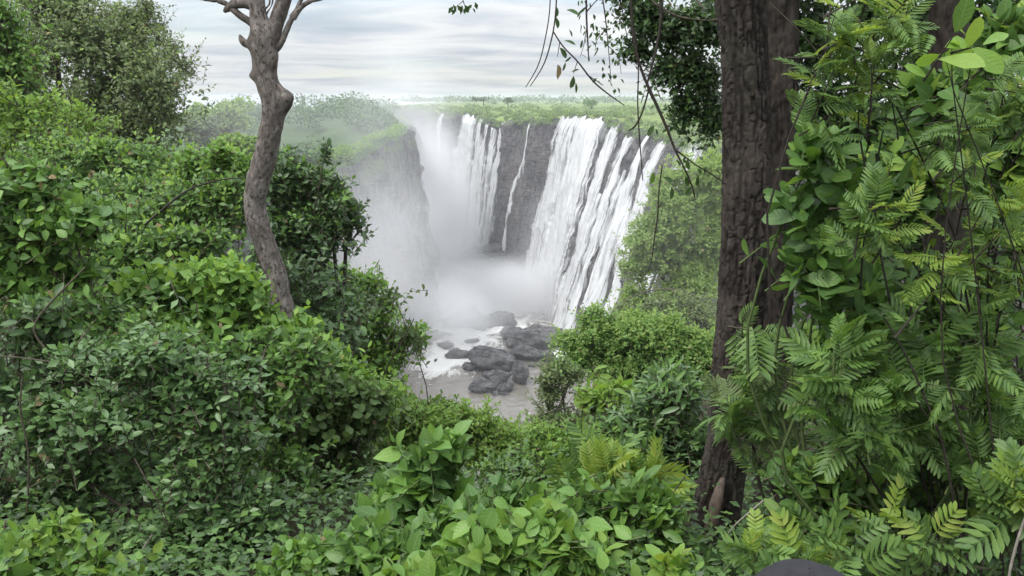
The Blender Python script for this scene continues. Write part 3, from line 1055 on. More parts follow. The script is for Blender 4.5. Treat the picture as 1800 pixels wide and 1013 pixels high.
def make_twigs(lobes, n, L, k, size, up=0.35, shell=0.55, back=0.5, young=0.15, droop=0.12, distich=False, sidew=0.9, flat=0.5, jit=0.4):
    """lobes: rows cx cy cz rx ry rz. returns leaf arrays and twig lines"""
    lobes = np.asarray(lobes, float)
    w = (lobes[:, 3] * lobes[:, 5])
    li = rng.choice(len(lobes), n, p=w / w.sum())
    c, r = lobes[li, :3], lobes[li, 3:6]
    d = rand_dirs(n)
    flip = (d[:, 2] < -0.25) & (rng.random(n) < 0.65)
    d[flip, 2] *= -1
    toc = norm(-c)
    bk = ((d * toc).sum(1) < -0.1) & (rng.random(n) < back)
    d[bk] -= 2 * ((d[bk] * toc[bk]).sum(1, keepdims=True)) * toc[bk]
    rad = shell + (1 - shell) * rng.random(n) ** 0.6
    sho = rng.random(n) < 0.17
    rad = np.where(sho, rng.uniform(1.05, 1.6, n), rad)
    ol = 1 + 0.42 * fbm(d[:, 0] * 2.2 + li * 3.1, d[:, 1] * 2.2, d[:, 2] * 2.2, 91, 2)
    tip = c + d * r * (rad * ol)[:, None]
    td = norm(d * 0.75 + np.array([0, 0, up]) + rng.normal(size=(n, 3)) * jit)
    Ls = L * rng.uniform(0.6, 1.25, n) * np.where(sho, 1.6, 1.0)
    td = np.where(sho[:, None], norm(td + np.array([0, 0, 0.35])), td)
    start = tip - td * Ls[:, None]
    j = np.arange(k)
    t = (j + 0.7) / k
    t2 = np.broadcast_to(t, (n, k)) + rng.normal(0, 0.25 / k, (n, k))
    pos = start[:, None, :] + td[:, None, :] * (Ls[:, None] * t2)[..., None]
    pos[..., 2] -= droop * Ls[:, None] * t2 ** 2
    a = norm(np.cross(td, np.array([0, 0, 1.0]) + rng.normal(size=(n, 3)) * 0.15))
    b = np.cross(td, a)
    if distich:
        ang = np.pi * j[None, :] + rng.normal(0, 0.25, (n, k))
    else:
        ang = 2.4 * j[None, :] + rng.uniform(0, 6.28, n)[:, None] + rng.normal(0, 0.3, (n, k))
    side = a[:, None, :] * np.cos(ang)[..., None] + b[:, None, :] * np.sin(ang)[..., None]
    ld = norm(td[:, None, :] * 0.55 + side * sidew + rng.normal(size=(n, k, 3)) * 0.18 - np.array([0, 0, 0.12]))
    last = (j == k - 1)[None, :, None]
    ld = np.where(last, norm(td[:, None, :] + 0.25 * side), ld)
    nn = np.array([0, 0, 1.0]) * flat + d[:, None, :] * 0.55 + toc[:, None, :] * 0.25 + rng.normal(size=(n, k, 3)) * 0.33
    z = norm(nn - ld * (nn * ld).sum(-1, keepdims=True))
    x = np.cross(ld, z)
    B = np.stack([x, ld, z], -1)                     # columns x, y, z
    sz = size * rng.uniform(0.75, 1.2, n)[:, None] * rng.uniform(0.55, 1.25, (n, k)) * (1 - 0.25 * (t[None, :] > 0.85))
    yng = (rng.random((n, k)) < young * 2.2 * np.clip(t[None, :] - 0.35, 0, 1) * (0.35 + 1.3 * (rad > 0.8))[:, None] * np.clip(0.5 + d[:, 2], 0.1, 1.2)[:, None])
    ym = np.where(rng.random(yng.shape) < 0.009, 2, yng.astype(int))
    lines = np.stack([start, start + td * (Ls * 0.55)[:, None] - np.array([0, 0, 1]) * (droop * 0.3 * Ls)[:, None], start + td * Ls[:, None] - np.array([0, 0, 1]) * (droop * Ls)[:, None]], 1)
    m = n * k
    return dict(pos=pos.reshape(m, 3), B=B.reshape(m, 3, 3), size=sz.reshape(m), young=ym.reshape(m), lines=lines)


def plant(name, label, category, lobes_px, D, leaf_px, n, k=7, L_px=None, shape='elliptic', mat='leaf_mid', mat2='leaf_young', young=0.15, up=0.35,
          shell=0.5, back=0.5, depth=0.8, ind=140, base=None, base_px=None, twig='twig', stem_r=0.02, group=None, part='foliage', distich=False, flat=0.5, jit=0.4, stems=None, twigs=True,
          extra=None, droop=0.12, no_stem=False, sidew=0.9, sub=6):
    """lobes_px: (px, py, rx, ry[, dD]) as seen; D metres ahead"""
    lob = []
    for q in lobes_px:
        dD = q[4] if len(q) > 4 else 0.0
        c = P(q[0], q[1], D + dD)
        sc_ = c[1] * CP - c[2] * SP
        rx, rz = 1.1 * q[2] / 1500 * sc_, 1.12 * q[3] / 1500 * sc_
        lob.append((*c, rx, depth * 0.5 * (rx + rz), rz))
    lob = np.array(lob)
    scl = D / CP / 1500
    fine = []
    for l in lob:                       # break every mass of the outline into uneven smaller clumps
        for m in range(sub):
            dv = norm(rng.normal(size=3)) * rng.random() ** 0.4
            k_ = rng.uniform(0.36, 0.66)
            fine.append((*(l[:3] + dv * l[3:6] * 0.84), *(l[3:6] * k_)))
        fine.append((*l[:3], *(l[3:6] * 0.85)))
    fine = np.array(fine)
    tw = make_twigs(fine, int(n * 1.3), (L_px or leaf_px * 3.2) * scl, k, leaf_px * scl, up, shell, back, young, droop, distich, sidew, flat, jit)
    if base is None:
        if base_px is not None:
            b = P(*base_px)
        else:
            b = lob[:, :3].mean(0).copy()
            b[1] += 0.15 * lob[:, 4].mean()
        b[2] = float(gh(b[0], b[1])) - 0.05
    else:
        b = np.asarray(base, float)
    if shape.startswith('pinnate') or leaf_px > 30:
        tw['young'] = np.minimum(tw['young'], 1)
    PLANTS.append(dict(name=name, label=label, category=category, lob=lob, tw=tw, base=b, shape=shape, mat=mat, mat2=mat2, ind=ind, twig=twig, stem_r=stem_r, group=group,
                       part=part, leaf_px=leaf_px, twigs=twigs, extra=extra, no_stem=no_stem))


# --- trees and shrubs beyond and on the left bank
plant('grey_green_tree', 'grey-green spreading tree rising against the sky at the upper left', 'tree',
      [(150, 60, 110, 90), (60, 120, 90, 90, 1), (230, 130, 100, 80), (275, 170, 62, 100, -1), (170, 200, 90, 80), (250, 60, 60, 50, 1), (90, 30, 90, 60), (70, 215, 80, 70, 1), (240, 240, 80, 60, -1)], 26, 8.5, 3500, 8, 30, 'quad', 'leaf_grey', 'leaf_lime', 0.12,
      base_px=(70, 330, 27), stem_r=0.14, part='crown', shell=0.35)
plant('twiggy_tree', 'sparse twiggy branch tips against the sky, right end of the grey-green tree', 'tree',
      [(300, 85, 42, 45), (262, 18, 40, 28), (322, 110, 24, 26)], 27, 7.5, 130, 6, 34, 'quad', 'leaf_grey', 'leaf_olive', 0.1, base_px=(180, 330, 28), stem_r=0.07, part='crown', shell=0.2)
plant('bright_tree', 'bright green leafy tree cut by the upper left edge', 'tree',
      [(10, 60, 60, 80), (30, 130, 60, 60), (-20, 180, 70, 60)], 18, 12, 520, 7, 38, 'small', 'leaf_bright', 'leaf_young', 0.25, stem_r=0.08, part='crown', shell=0.4)
plant('slender_shrub', 'loose light green shrub at the left edge under the bright tree', 'shrub',
      [(30, 215, 90, 75), (130, 240, 60, 60, 1), (-10, 280, 60, 60), (-140, 240, 90, 90), (-120, 380, 100, 90), (-330, 260, 120, 100), (-330, 420, 120, 100)], 15, 14, 1150, 7, 40, 'elliptic', 'leaf_lime', 'leaf_young', 0.2, stem_r=0.03)
plant('leafy_thicket', 'wide mid-green thicket under the grey-green tree on the left bank', 'shrub',
      [(230, 300, 120, 52), (340, 312, 85, 45), (120, 300, 105, 60), (400, 325, 52, 50), (300, 350, 120, 46, -1)], 14, 12.5, 1900, 8, 38, 'small', 'leaf_mid', 'leaf_young', 0.3, stem_r=0.03, ind=220)
plant('sprig_shrub', 'thin shrub with upright sprigs left of the pale leaning trunk', 'shrub',
      [(385, 266, 24, 30), (345, 282, 30, 24), (420, 290, 26, 32)], 13, 13, 110, 8, 44, 'elliptic', 'leaf_bright', 'leaf_young', 0.4, up=0.9, stem_r=0.015)
plant('tangled_shrub', 'tangled green shrub left of the leaning trunk, above the broad-leaved vine', 'shrub',
      [(330, 385, 90, 50), (230, 390, 90, 48), (400, 370, 50, 60), (285, 440, 110, 45, -0.6), (180, 440, 90, 45, -0.6)], 10, 14, 1600, 7, 42, 'elliptic', 'leaf_mid', 'leaf_young', 0.28, stem_r=0.02, ind=220)
plant('broad_leaf_shrub', 'broad-leaved bright shrub at the left edge of the picture', 'shrub',
      [(50, 340, 100, 50), (120, 385, 90, 45), (30, 420, 80, 50), (70, 480, 90, 45)], 7, 23, 520, 6, 58, 'ovate', 'leaf_bright', 'leaf_mid', 0.5, stem_r=0.02, ind=200)
plant('deep_green_shrub', 'tall deep green shrub just right of the leaning trunk', 'shrub',
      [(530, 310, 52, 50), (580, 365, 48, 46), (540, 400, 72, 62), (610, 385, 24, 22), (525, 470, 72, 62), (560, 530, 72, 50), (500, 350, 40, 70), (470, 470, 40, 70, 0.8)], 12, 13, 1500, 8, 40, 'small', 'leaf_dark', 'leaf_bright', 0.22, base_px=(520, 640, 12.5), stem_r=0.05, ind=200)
plant('lone_sprig', 'single dark sprig standing above the deep green shrub', 'shrub', [(573, 262, 9, 24)], 11.5, 13, 9, 6, 30, 'elliptic', 'leaf_dark', 'leaf_mid', 0.1, up=1.6, base_px=(560, 560, 12.2), stem_r=0.012, jit=0.2)
plant('slope_shrub', 'light green shrub spilling down the slope towards the gap, below the deep green shrub', 'shrub',
      [(620, 500, 48, 42), (600, 570, 70, 50), (660, 560, 48, 42), (690, 620, 46, 46), (640, 640, 70, 50), (700, 585, 38, 22), (580, 640, 60, 50)], 14.5, 12, 1150, 8, 38, 'small', 'leaf_bright', 'leaf_young', 0.2, stem_r=0.03, ind=200)
plant('arching_spray', 'thin arching spray with drooping leaves reaching right into the mist', 'shrub',
      [(690, 512, 42, 10), (722, 588, 22, 18), (650, 520, 30, 14)], 13, 13, 46, 6, 40, 'elliptic', 'leaf_olive', 'leaf_bright', 0.2, up=0.2, base_px=(640, 680, 13.5), stem_r=0.012)
plant('young_leaf_vine', 'vine with large pale young leaves around the foot of the leaning trunk', 'vine',
      [(375, 495, 85, 34), (300, 500, 90, 40), (465, 565, 50, 36), (330, 555, 110, 40), (505, 600, 52, 36), (425, 500, 34, 24), (220, 520, 90, 36)], 7.6, 22, 900, 6, 58, 'ovate', 'leaf_bright', 'leaf_young', 0.75, stem_r=0.016, ind=260, twig='twig_green')
plant('dusty_shrub', 'small-leaved olive shrub in the shade below the pale young vine', 'shrub',
      [(500, 680, 95, 66), (570, 720, 85, 62), (470, 770, 80, 60), (590, 800, 70, 60, 0.3), (530, 850, 80, 50, 0.3), (640, 720, 55, 55)], 8.2, 16, 1500, 7, 46, 'round', 'leaf_olive', 'leaf_bright', 0.15, stem_r=0.025, ind=260)
plant('fresh_leaf_shrub', 'shrub with fresh yellow-green tips right of the olive shrub, above its shade', 'shrub',
      [(580, 640, 66, 40), (650, 690, 70, 42), (540, 610, 40, 34)], 8.6, 17, 420, 7, 48, 'elliptic', 'leaf_bright', 'leaf_young', 0.6, stem_r=0.02, ind=200)
plant('glossy_shrub', 'big dark glossy shrub filling the lower left', 'shrub',
      [(260, 640, 110, 52), (150, 640, 80, 50, 0.4), (360, 660, 80, 52), (330, 730, 110, 56), (180, 730, 100, 56), (400, 780, 80, 62), (240, 810, 110, 50, 0.3), (370, 870, 105, 66), (450, 900, 60, 66), (300, 950, 120, 66), (90, 770, 85, 66, 0.2)], 5.6, 22, 1700, 8, 66, 'elliptic', 'leaf_blue', 'leaf_mid', 0.25, stem_r=0.018, ind=300, distich=True)
plant('shaded_shrub', 'shaded small-leaved shrub at the left edge behind bare grey sticks', 'shrub',
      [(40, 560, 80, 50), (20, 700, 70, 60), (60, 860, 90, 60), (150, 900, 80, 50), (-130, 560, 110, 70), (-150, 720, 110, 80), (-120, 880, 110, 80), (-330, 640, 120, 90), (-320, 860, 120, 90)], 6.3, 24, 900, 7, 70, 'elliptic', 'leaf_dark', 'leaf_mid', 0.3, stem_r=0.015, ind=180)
plant('pale_corner_shrub', 'pale green broad-leaved shrub in the bottom left corner', 'shrub',
      [(40, 960, 110, 46), (110, 1000, 90, 40), (-20, 1010, 90, 60), (190, 1010, 60, 30)], 4.4, 34, 240, 6, 74, 'ovate', 'leaf_bright', 'leaf_lime', 0.5, stem_r=0.012, ind=160)

# --- the middle, below the gap
plant('yellow_green_bush', 'fine-leaved yellow-green bush directly below the brown pool', 'shrub',
      [(740, 748, 56, 42), (815, 738, 58, 40), (880, 792, 60, 40), (800, 790, 80, 44), (925, 775, 46, 32, 1), (720, 800, 60, 50)], 12, 10.5, 1900, 8, 32, 'small', 'leaf_lime', 'leaf_young', 0.25, stem_r=0.025, ind=180)
plant('round_bush', 'dark rounded bush right of centre below the yellow-green bush', 'shrub',
      [(940, 830, 72, 42), (900, 850, 50, 36), (1000, 800, 50, 40, 1)], 9, 12, 800, 7, 36, 'small', 'leaf_mid', 'leaf_lime', 0.2, stem_r=0.02, ind=150)
plant('upright_broadleaf', 'upright broad-leaved plant left of bottom centre', 'shrub',
      [(765, 780, 46, 46), (720, 850, 70, 52), (770, 880, 66, 42), (690, 910, 52, 34)], 4.7, 44, 130, 7, 84, 'ovate', 'leaf_mid', 'leaf_bright', 0.5, up=0.9, stem_r=0.012, ind=200, twig='twig_green')
plant('scrubby_shrub', 'small rounded shrub at the bottom edge left of centre', 'shrub', [(560, 985, 66, 34), (630, 970, 50, 34), (500, 1010, 50, 26)], 4.2, 22, 260, 7, 56, 'round', 'leaf_bright', 'leaf_mid', 0.3, stem_r=0.01, ind=180)
plant('foreground_broadleaf', 'large pale-leaved plant at the very bottom centre', 'shrub',
      [(900, 975, 110, 36), (800, 1000, 90, 34), (990, 985, 90, 36), (720, 1015, 70, 24), (960, 925, 60, 34)], 3.3, 46, 210, 6, 100, 'ovate', 'leaf_bright', 'leaf_lime', 0.5, up=0.3, stem_r=0.01, ind=240, twig='twig_green', flat=0.9)
plant('middle_broadleaf', 'mid-green broad-leaved plant behind the large pale-leaved plant', 'shrub',
      [(850, 905, 90, 34), (780, 940, 80, 36), (900, 890, 50, 30), (650, 960, 60, 34)], 4.1, 40, 220, 6, 84, 'ovate', 'leaf_mid', 'leaf_bright', 0.5, stem_r=0.01, ind=200, twig='twig_green')
plant('lush_shrub', 'lush medium-leaved shrub at the bottom right of centre', 'shrub',
      [(1090, 930, 95, 46), (1020, 890, 66, 44), (1150, 970, 72, 44), (1060, 985, 90, 40), (1130, 880, 60, 40)], 5.0, 36, 330, 7, 84, 'elliptic', 'leaf_bright', 'leaf_mid', 0.4, stem_r=0.014, ind=240)
plant('fan_frond_shrub', 'yellow-green feather-leaved sapling left of the dark trunk base', 'shrub',
      [(1070, 830, 50, 34), (1130, 850, 44, 36), (1030, 840, 34, 24)], 5.6, 76, 22, 4, 90, 'pinnate', 'leaf_fern', 'leaf_gold', 0.5, stem_r=0.01, ind=80, twig='twig_green', up=0.5)
plant('spring_sprig', 'small lime sprig in front of the dark trunk base', 'shrub', [(1190, 985, 34, 22), (1150, 1000, 30, 16)], 3.6, 42, 12, 5, 70, 'elliptic', 'leaf_young', 'leaf_gold', 0.5, stem_r=0.006, ind=60, twig='twig_green')

# --- trees on the right slope
plant('light_green_tree', 'light green feathery tree beyond the dark trunk, beside the right cascades', 'tree',
      [(1225, 312, 60, 48), (1188, 352, 46, 44), (1152, 420, 52, 54), (1120, 520, 36, 30), (1190, 530, 60, 40), (1225, 400, 56, 62), (1185, 450, 50, 50), (1120, 470, 30, 30), (1225, 490, 56, 56), (1270, 360, 40, 70, 1)], 44, 8.0, 3000, 8, 22, 'quad', 'leaf_pale', 'leaf_pale', 0.5,
      base_px=(1230, 640, 46), stem_r=0.16, part='crown', shell=0.75, twigs=False)
plant('grey_limbed_tree', 'open tree with bare pale limbs between the light green tree and the lower trees', 'tree',
      [(1110, 545, 30, 20), (1160, 530, 34, 24), (1240, 560, 44, 40)], 38, 7, 330, 7, 22, 'quad', 'leaf_grey', 'leaf_lime', 0.2, base_px=(1180, 690, 39), stem_r=0.11, part='crown')
plant('dense_slope_tree', 'dense mid-green tree rising below the foot of the cascades', 'tree',
      [(1060, 585, 50, 40), (1110, 600, 60, 46), (1020, 620, 46, 34), (1180, 610, 60, 50), (1090, 650, 70, 44), (1235, 640, 46, 60)], 27, 8, 3400, 8, 24, 'quad', 'leaf_bright', 'leaf_pale', 0.7,
      base_px=(1120, 800, 28), stem_r=0.09, part='crown', shell=0.7, twigs=False)
plant('gap_tree', 'grey-green tree leaning over the lower gap with white water behind its twigs', 'tree',
      [(985, 655, 40, 26), (960, 690, 30, 22), (975, 735, 56, 26), (1040, 745, 52, 26), (1060, 690, 34, 26), (1100, 725, 50, 36)], 23, 8, 1300, 8, 24, 'quad', 'leaf_grey', 'leaf_bright', 0.2,
      base_px=(1080, 850, 24), stem_r=0.06, part='crown', shell=0.3)
plant('long_leaf_shrub', 'long-leaved grey-green shrub left of the dark trunk', 'shrub',
      [(1180, 690, 66, 48), (1130, 740, 72, 50), (1210, 770, 55, 55), (1090, 790, 66, 44), (1170, 820, 60, 40)], 8.4, 26, 680, 7, 60, 'narrow', 'leaf_blue', 'leaf_bright', 0.25, stem_r=0.018, ind=260)
plant('fresh_fern_shrub', 'bright feathery shrub halfway down the slope at the lower gap', 'shrub', [(1080, 690, 42, 24), (1040, 700, 30, 18)], 15, 20, 70, 6, 40, 'elliptic', 'leaf_lime', 'leaf_young', 0.4, stem_r=0.015, ind=100)

# --- thicket to the right of the dark trunk
plant('backing_thicket', 'dim small-leaved thicket closing the view behind the right-hand fronds', 'shrub',
      [(1480, 100, 140, 180), (1700, 100, 160, 180), (1480, 420, 130, 180), (1680, 420, 180, 200), (1500, 740, 130, 160), (1720, 740, 170, 160), (1420, 900, 100, 120), (1600, -120, 260, 120), (1570, 200, 150, 110), (1430, 250, 80, 120), (1760, 260, 120, 120), (1940, 80, 140, 180), (1950, 420, 150, 190), (1960, 760, 150, 170), (2200, 250, 150, 250), (2200, 650, 150, 250)], 8.0, 20, 4200, 7, 60, 'elliptic', 'leaf_dark', 'leaf_mid', 0.6,
      base_px=(1600, 940, 9), stem_r=0.03, ind=200, depth=0.5)
plant('arching_frond_shrub', 'feather-leaved shrub with yellowish arching fronds at the upper right', 'shrub',
      [(1460, 60, 66, 62), (1540, 110, 60, 40), (1590, 40, 50, 70), (1500, 170, 60, 26), (1700, 220, 80, 52), (1760, 180, 50, 60)], 3.9, 66, 38, 4, 100, 'pinnate_fine', 'leaf_fern', 'leaf_gold', 0.35, up=0.3, base_px=(1640, 1040, 4.2), stem_r=0.008, ind=120, twig='vine', droop=0.08, flat=1.2)
plant('golden_frond_shrub', 'golden-green feather-leaved shrub at the right edge', 'shrub',
      [(1740, 400, 66, 52), (1560, 390, 60, 40), (1700, 320, 60, 40), (1770, 490, 46, 52), (1640, 470, 40, 40)], 3.7, 66, 22, 4, 96, 'pinnate', 'leaf_fern', 'leaf_gold', 0.9, up=0.3, base_px=(1760, 1040, 4.0), stem_r=0.008, ind=100, twig='vine', droop=0.08, flat=1.2)
plant('green_frond_shrub', 'large feather-leaved green shrub in the lower right', 'shrub',
      [(1530, 680, 90, 52), (1640, 700, 80, 44), (1740, 680, 72, 52), (1560, 780, 90, 52), (1740, 780, 66, 60), (1450, 730, 66, 52), (1680, 600, 90, 52), (1500, 590, 70, 44)], 3.9, 80, 42, 4, 110, 'pinnate', 'leaf_fern', 'leaf_bright', 0.4, up=0.3, base_px=(1640, 1030, 4.1), stem_r=0.014, ind=200, twig='twig_green', droop=0.08, flat=1.2)
plant('trunk_frond_shrub', 'feather-leaved branch spreading across the dark trunk', 'shrub',
      [(1330, 640, 52, 26), (1360, 710, 60, 30), (1300, 565, 46, 14), (1370, 575, 40, 18), (1350, 780, 52, 30), (1290, 720, 30, 30)], 4.7, 72, 16, 4, 84, 'pinnate', 'leaf_fern', 'leaf_grey', 0.4, up=0.1, base_px=(1420, 960, 4.8), stem_r=0.01, ind=90, twig='twig', droop=0.05, flat=1.0)
plant('round_leaf_shrub', 'glossy round-leaved shrub right beside the dark trunk', 'shrub',
      [(1430, 260, 40, 46), (1420, 420, 46, 52), (1450, 340, 56, 52), (1480, 270, 50, 40), (1520, 320, 60, 46), (1530, 510, 60, 40), (1440, 480, 50, 40)], 4.3, 50, 66, 6, 100, 'obovate', 'leaf_mid', 'leaf_bright', 0.4, up=0.7, base_px=(1470, 1000, 4.5), stem_r=0.012, ind=240, twig='twig_green')
plant('lit_leaf_sprig', 'sprig of large glowing yellow-green leaves at the top right', 'shrub', [(1665, 62, 56, 26), (1715, 52, 36, 28), (1650, 90, 40, 18)], 3.3, 64, 3, 4, 80, 'obovate', 'leaf_young', 'leaf_mid', 0.5, up=0.5, base_px=(1790, 1040, 3.7), stem_r=0.005, ind=60, twig='vine', flat=0.3)
plant('climbing_leaves', 'climber with pale oval leaves along the upper right edge', 'vine',
      [(1770, 60, 50, 66), (1790, 260, 40, 66), (1660, 150, 60, 52, 0.8), (1770, 330, 40, 40), (1620, 250, 70, 50, 0.8)], 4.6, 44, 170, 6, 84, 'ovate', 'leaf_mid', 'leaf_lime', 0.4, base_px=(1800, 1000, 4.8), stem_r=0.01, ind=160, twig='vine')
plant('understory_shrub', 'leafy shrub in the lower right between the green fronds and the ground', 'shrub',
      [(1480, 880, 80, 44), (1420, 830, 56, 40), (1600, 880, 80, 44), (1740, 880, 66, 40), (1390, 930, 50, 36), (1560, 560, 70, 40), (1650, 800, 70, 40)], 4.3, 38, 360, 6, 80, 'elliptic', 'leaf_mid', 'leaf_lime', 0.45, stem_r=0.01, ind=260, base_px=(1560, 1010, 4.6))
plant('ground_frond', 'low wide-leafleted fronds along the bottom right', 'fern',
      [(1460, 945, 60, 26), (1400, 975, 66, 20), (1520, 930, 50, 30), (1340, 960, 46, 26), (1790, 860, 40, 40), (1630, 950, 46, 20)], 3.5, 70, 28, 4, 80, 'pinnate_wide', 'leaf_fern', 'leaf_gold', 0.35, up=0.3, stem_r=0.006, ind=90, twig='twig_green')
plant('low_undergrowth', 'dark low undergrowth covering the ground under the fronds at the bottom right', 'undergrowth',
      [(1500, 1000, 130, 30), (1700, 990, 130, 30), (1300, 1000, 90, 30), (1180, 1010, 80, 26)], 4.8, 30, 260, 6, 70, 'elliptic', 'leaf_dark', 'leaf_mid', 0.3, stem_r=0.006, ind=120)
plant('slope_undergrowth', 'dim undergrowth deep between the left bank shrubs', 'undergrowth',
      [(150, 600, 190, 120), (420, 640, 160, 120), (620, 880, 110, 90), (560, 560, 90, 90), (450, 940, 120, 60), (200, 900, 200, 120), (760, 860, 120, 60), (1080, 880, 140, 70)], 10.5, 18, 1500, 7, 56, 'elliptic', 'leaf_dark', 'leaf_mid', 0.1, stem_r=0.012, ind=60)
plant('mixed_leaf_shrub', 'mid-height oval-leaved shrub filling the space between the right-hand fronds', 'shrub',
      [(1600, 330, 80, 60), (1660, 540, 80, 60), (1580, 620, 80, 50), (1750, 590, 60, 50), (1520, 440, 60, 50), (1700, 480, 60, 50), (1450, 620, 60, 50), (1780, 740, 50, 50)], 4.9, 34, 420, 7, 80, 'obovate', 'leaf_mid', 'leaf_lime', 0.4, base_px=(1640, 980, 5.4), stem_r=0.01, ind=260)
plant('bank_tangle', 'continuous leafy tangle on the left bank between the young vine and the glossy shrub', 'shrub',
      [(120, 560, 120, 60), (260, 585, 120, 55), (400, 620, 110, 60), (520, 640, 70, 60), (430, 720, 90, 60), (470, 850, 90, 70), (150, 850, 110, 60)], 6.9, 19, 900, 7, 54, 'elliptic', 'leaf_mid', 'leaf_bright', 0.5, stem_r=0.014, ind=240)
plant('gap_bush', 'low yellow-green bush at the lip of the gap, left of the yellow-green bush', 'shrub',
      [(685, 722, 56, 38), (762, 728, 46, 28), (700, 775, 70, 46), (850, 772, 60, 36), (640, 800, 60, 50)], 13.5, 10, 1100, 8, 32, 'small', 'leaf_lime', 'leaf_bright', 0.5, stem_r=0.02, ind=150)
plant('slope_bush', 'mid-green bush between the rounded bush and the long-leaved shrub', 'shrub',
      [(1010, 790, 70, 44), (1060, 830, 70, 44), (960, 790, 50, 34), (1140, 870, 70, 40)], 8.0, 13, 800, 7, 40, 'elliptic', 'leaf_bright', 'leaf_lime', 0.4, stem_r=0.02, ind=160)


# ------------------------------------------------------------------ the plants are put together: nearest visible leaves become single parts
def finish_plants():
    CS = 9.0
    gw, gh_ = int(1800 / CS) + 1, int(1013 / CS) + 1
    allp, alld, alli, allj = [], [], [], []
    for i, p in enumerate(PLANTS):
        tip = p['tw']['pos'] + p['tw']['B'][:, :, 1] * (p['tw']['size'] * 0.5)[:, None]
        px, py, dep = to_px(tip)
        allp.append(np.stack([px, py], -1))
        alld.append(dep)
        alli.append(np.full(len(px), i))
        allj.append(np.arange(len(px)))
    pp, dd, ii, jj = np.concatenate(allp), np.concatenate(alld), np.concatenate(alli), np.concatenate(allj)
    ok = (pp[:, 0] > 2) & (pp[:, 0] < 1798) & (pp[:, 1] > 2) & (pp[:, 1] < 1011) & (dd > 0.5)
    # a leaf hides the cells around its middle, as far as it is large
    lpx = np.array([PLANTS[i]['leaf_px'] for i in range(len(PLANTS))])[ii]
    order = np.argsort(dd)
    order = order[ok[order]]
    taken = np.zeros((gh_ + 8, gw + 8), bool)
    chosen = [[] for _ in PLANTS]
    for o in order:
        i = ii[o]
        cx, cy_ = int(pp[o, 0] / CS), int(pp[o, 1] / CS)
        if taken[cy_, cx]:
            continue
        h = int(lpx[o] / CS * 0.28)
        taken[max(0, cy_ - h):cy_ + h + 1, max(0, cx - h):cx + h + 1] = True
        if PLANTS[i]['leaf_px'] >= 10 and len(chosen[i]) < PLANTS[i]['ind']:
            chosen[i].append(jj[o])
    tot = 0
    for i, p in enumerate(PLANTS):
        tw = p['tw']
        root = empty(p['name'], p['base'], p['label'], p['category'], p['group'])
        b = Vector(p['base'])
        sel = np.zeros(len(tw['pos']), bool)
        sel[chosen[i]] = True
        rest = ~sel
        me = foliage_mesh(p['part'], LO.get(p['shape'], p['shape']) if p['leaf_px'] < 40 else p['shape'], tw['B'][rest], tw['pos'][rest], tw['size'][rest], [p['mat'], p['mat2'], 'leaf_dry'], tw['young'][rest])
        link(p['part'], me, root, kind='stuff')
        for j in np.nonzero(sel)[0]:
            o = bpy.data.objects.new('leaf', leaf_mesh(p['shape'], (p['mat'], p['mat2'], 'leaf_dry')[tw['young'][j]]))
            col.objects.link(o)
            o.parent = root
            s = float(tw['size'][j])
            Bm = tw['B'][j] * s
            q = tw['pos'][j] - p['base']
            o.matrix_basis = Matrix(((Bm[0, 0], Bm[0, 1], Bm[0, 2], q[0]), (Bm[1, 0], Bm[1, 1], Bm[1, 2], q[1]), (Bm[2, 0], Bm[2, 1], Bm[2, 2], q[2]), (0, 0, 0, 1)))
            tot += 1
        if p['twigs']:
            ln = tw['lines']
            r0 = min(max(0.0016, p['leaf_px'] * 0.00012 * p['lob'][0, 1] / 4), 0.004 if p['lob'][0, 1] < 9 else 0.02)
            nt_ = len(ln)
            ln = ln[:, [0, 2]]
            rad = np.array([r0 * 1.5, r0 * 0.4])
            tg = norm(ln[:, 1] - ln[:, 0])
            a = norm(np.cross(tg, np.array([0.3, 0.9, 0.2])))
            bb = np.cross(tg, a)
            th = np.array([0, 2.094, 4.189])
            off = a[:, None, :] * np.cos(th)[None, :, None] + bb[:, None, :] * np.sin(th)[None, :, None]
            V = ln[:, :, None, :] + off[:, None, :, :] * rad[None, :, None, None]
            q = grid_quads(2, 3, True)
            Q = (q[None] + (np.arange(nt_) * 6)[:, None, None]).reshape(-1, 4)
            link('twigs', mesh_quads('twigs', V.reshape(-1, 3), Q, M[p['twig']]), root, kind='stuff')
        if not p['no_stem']:
            for m, l in enumerate(p['lob']):
                c = l[:3]
                b0 = p['base'] + np.array([rng.normal(0, 0.08), rng.normal(0, 0.06), 0])
                mid = b0 * 0.5 + c * 0.5 + np.array([rng.normal(0, 0.10 + 0.07 * abs(c[2] - b0[2])), 0.05 + 0.12 * abs(rng.normal()), rng.uniform(0, 0.15) * abs(c[2] - b0[2])])
                r = p['stem_r']
                pts = [(*b0, r), (*(b0 * 0.75 + mid * 0.25 + np.array([0.04, 0, 0.05])), r * 0.9), (*mid, r * 0.75), (*c, r * 0.45), (*(c + np.array([0.1 * l[3], 0, 0.6 * l[5]])), r * 0.15)]
                link('stem', tube_mesh('stem', pts, M['bark_grey' if r > 0.03 else p['twig']], 12, 6), root)
        if p['extra']:
            p['extra'](root)
    print('leaf objects', tot, 'plants', len(PLANTS))


finish_plants()


# ------------------------------------------------------------------ leaning pale trunk on the left
def burls(v, o, path, spots):
    for c, amp, sg in spots:
        d2 = ((v - np.asarray(c)) ** 2).sum(-1)
        v = v + o * (amp * np.exp(-d2 / (2 * sg * sg)))[..., None]
    return v


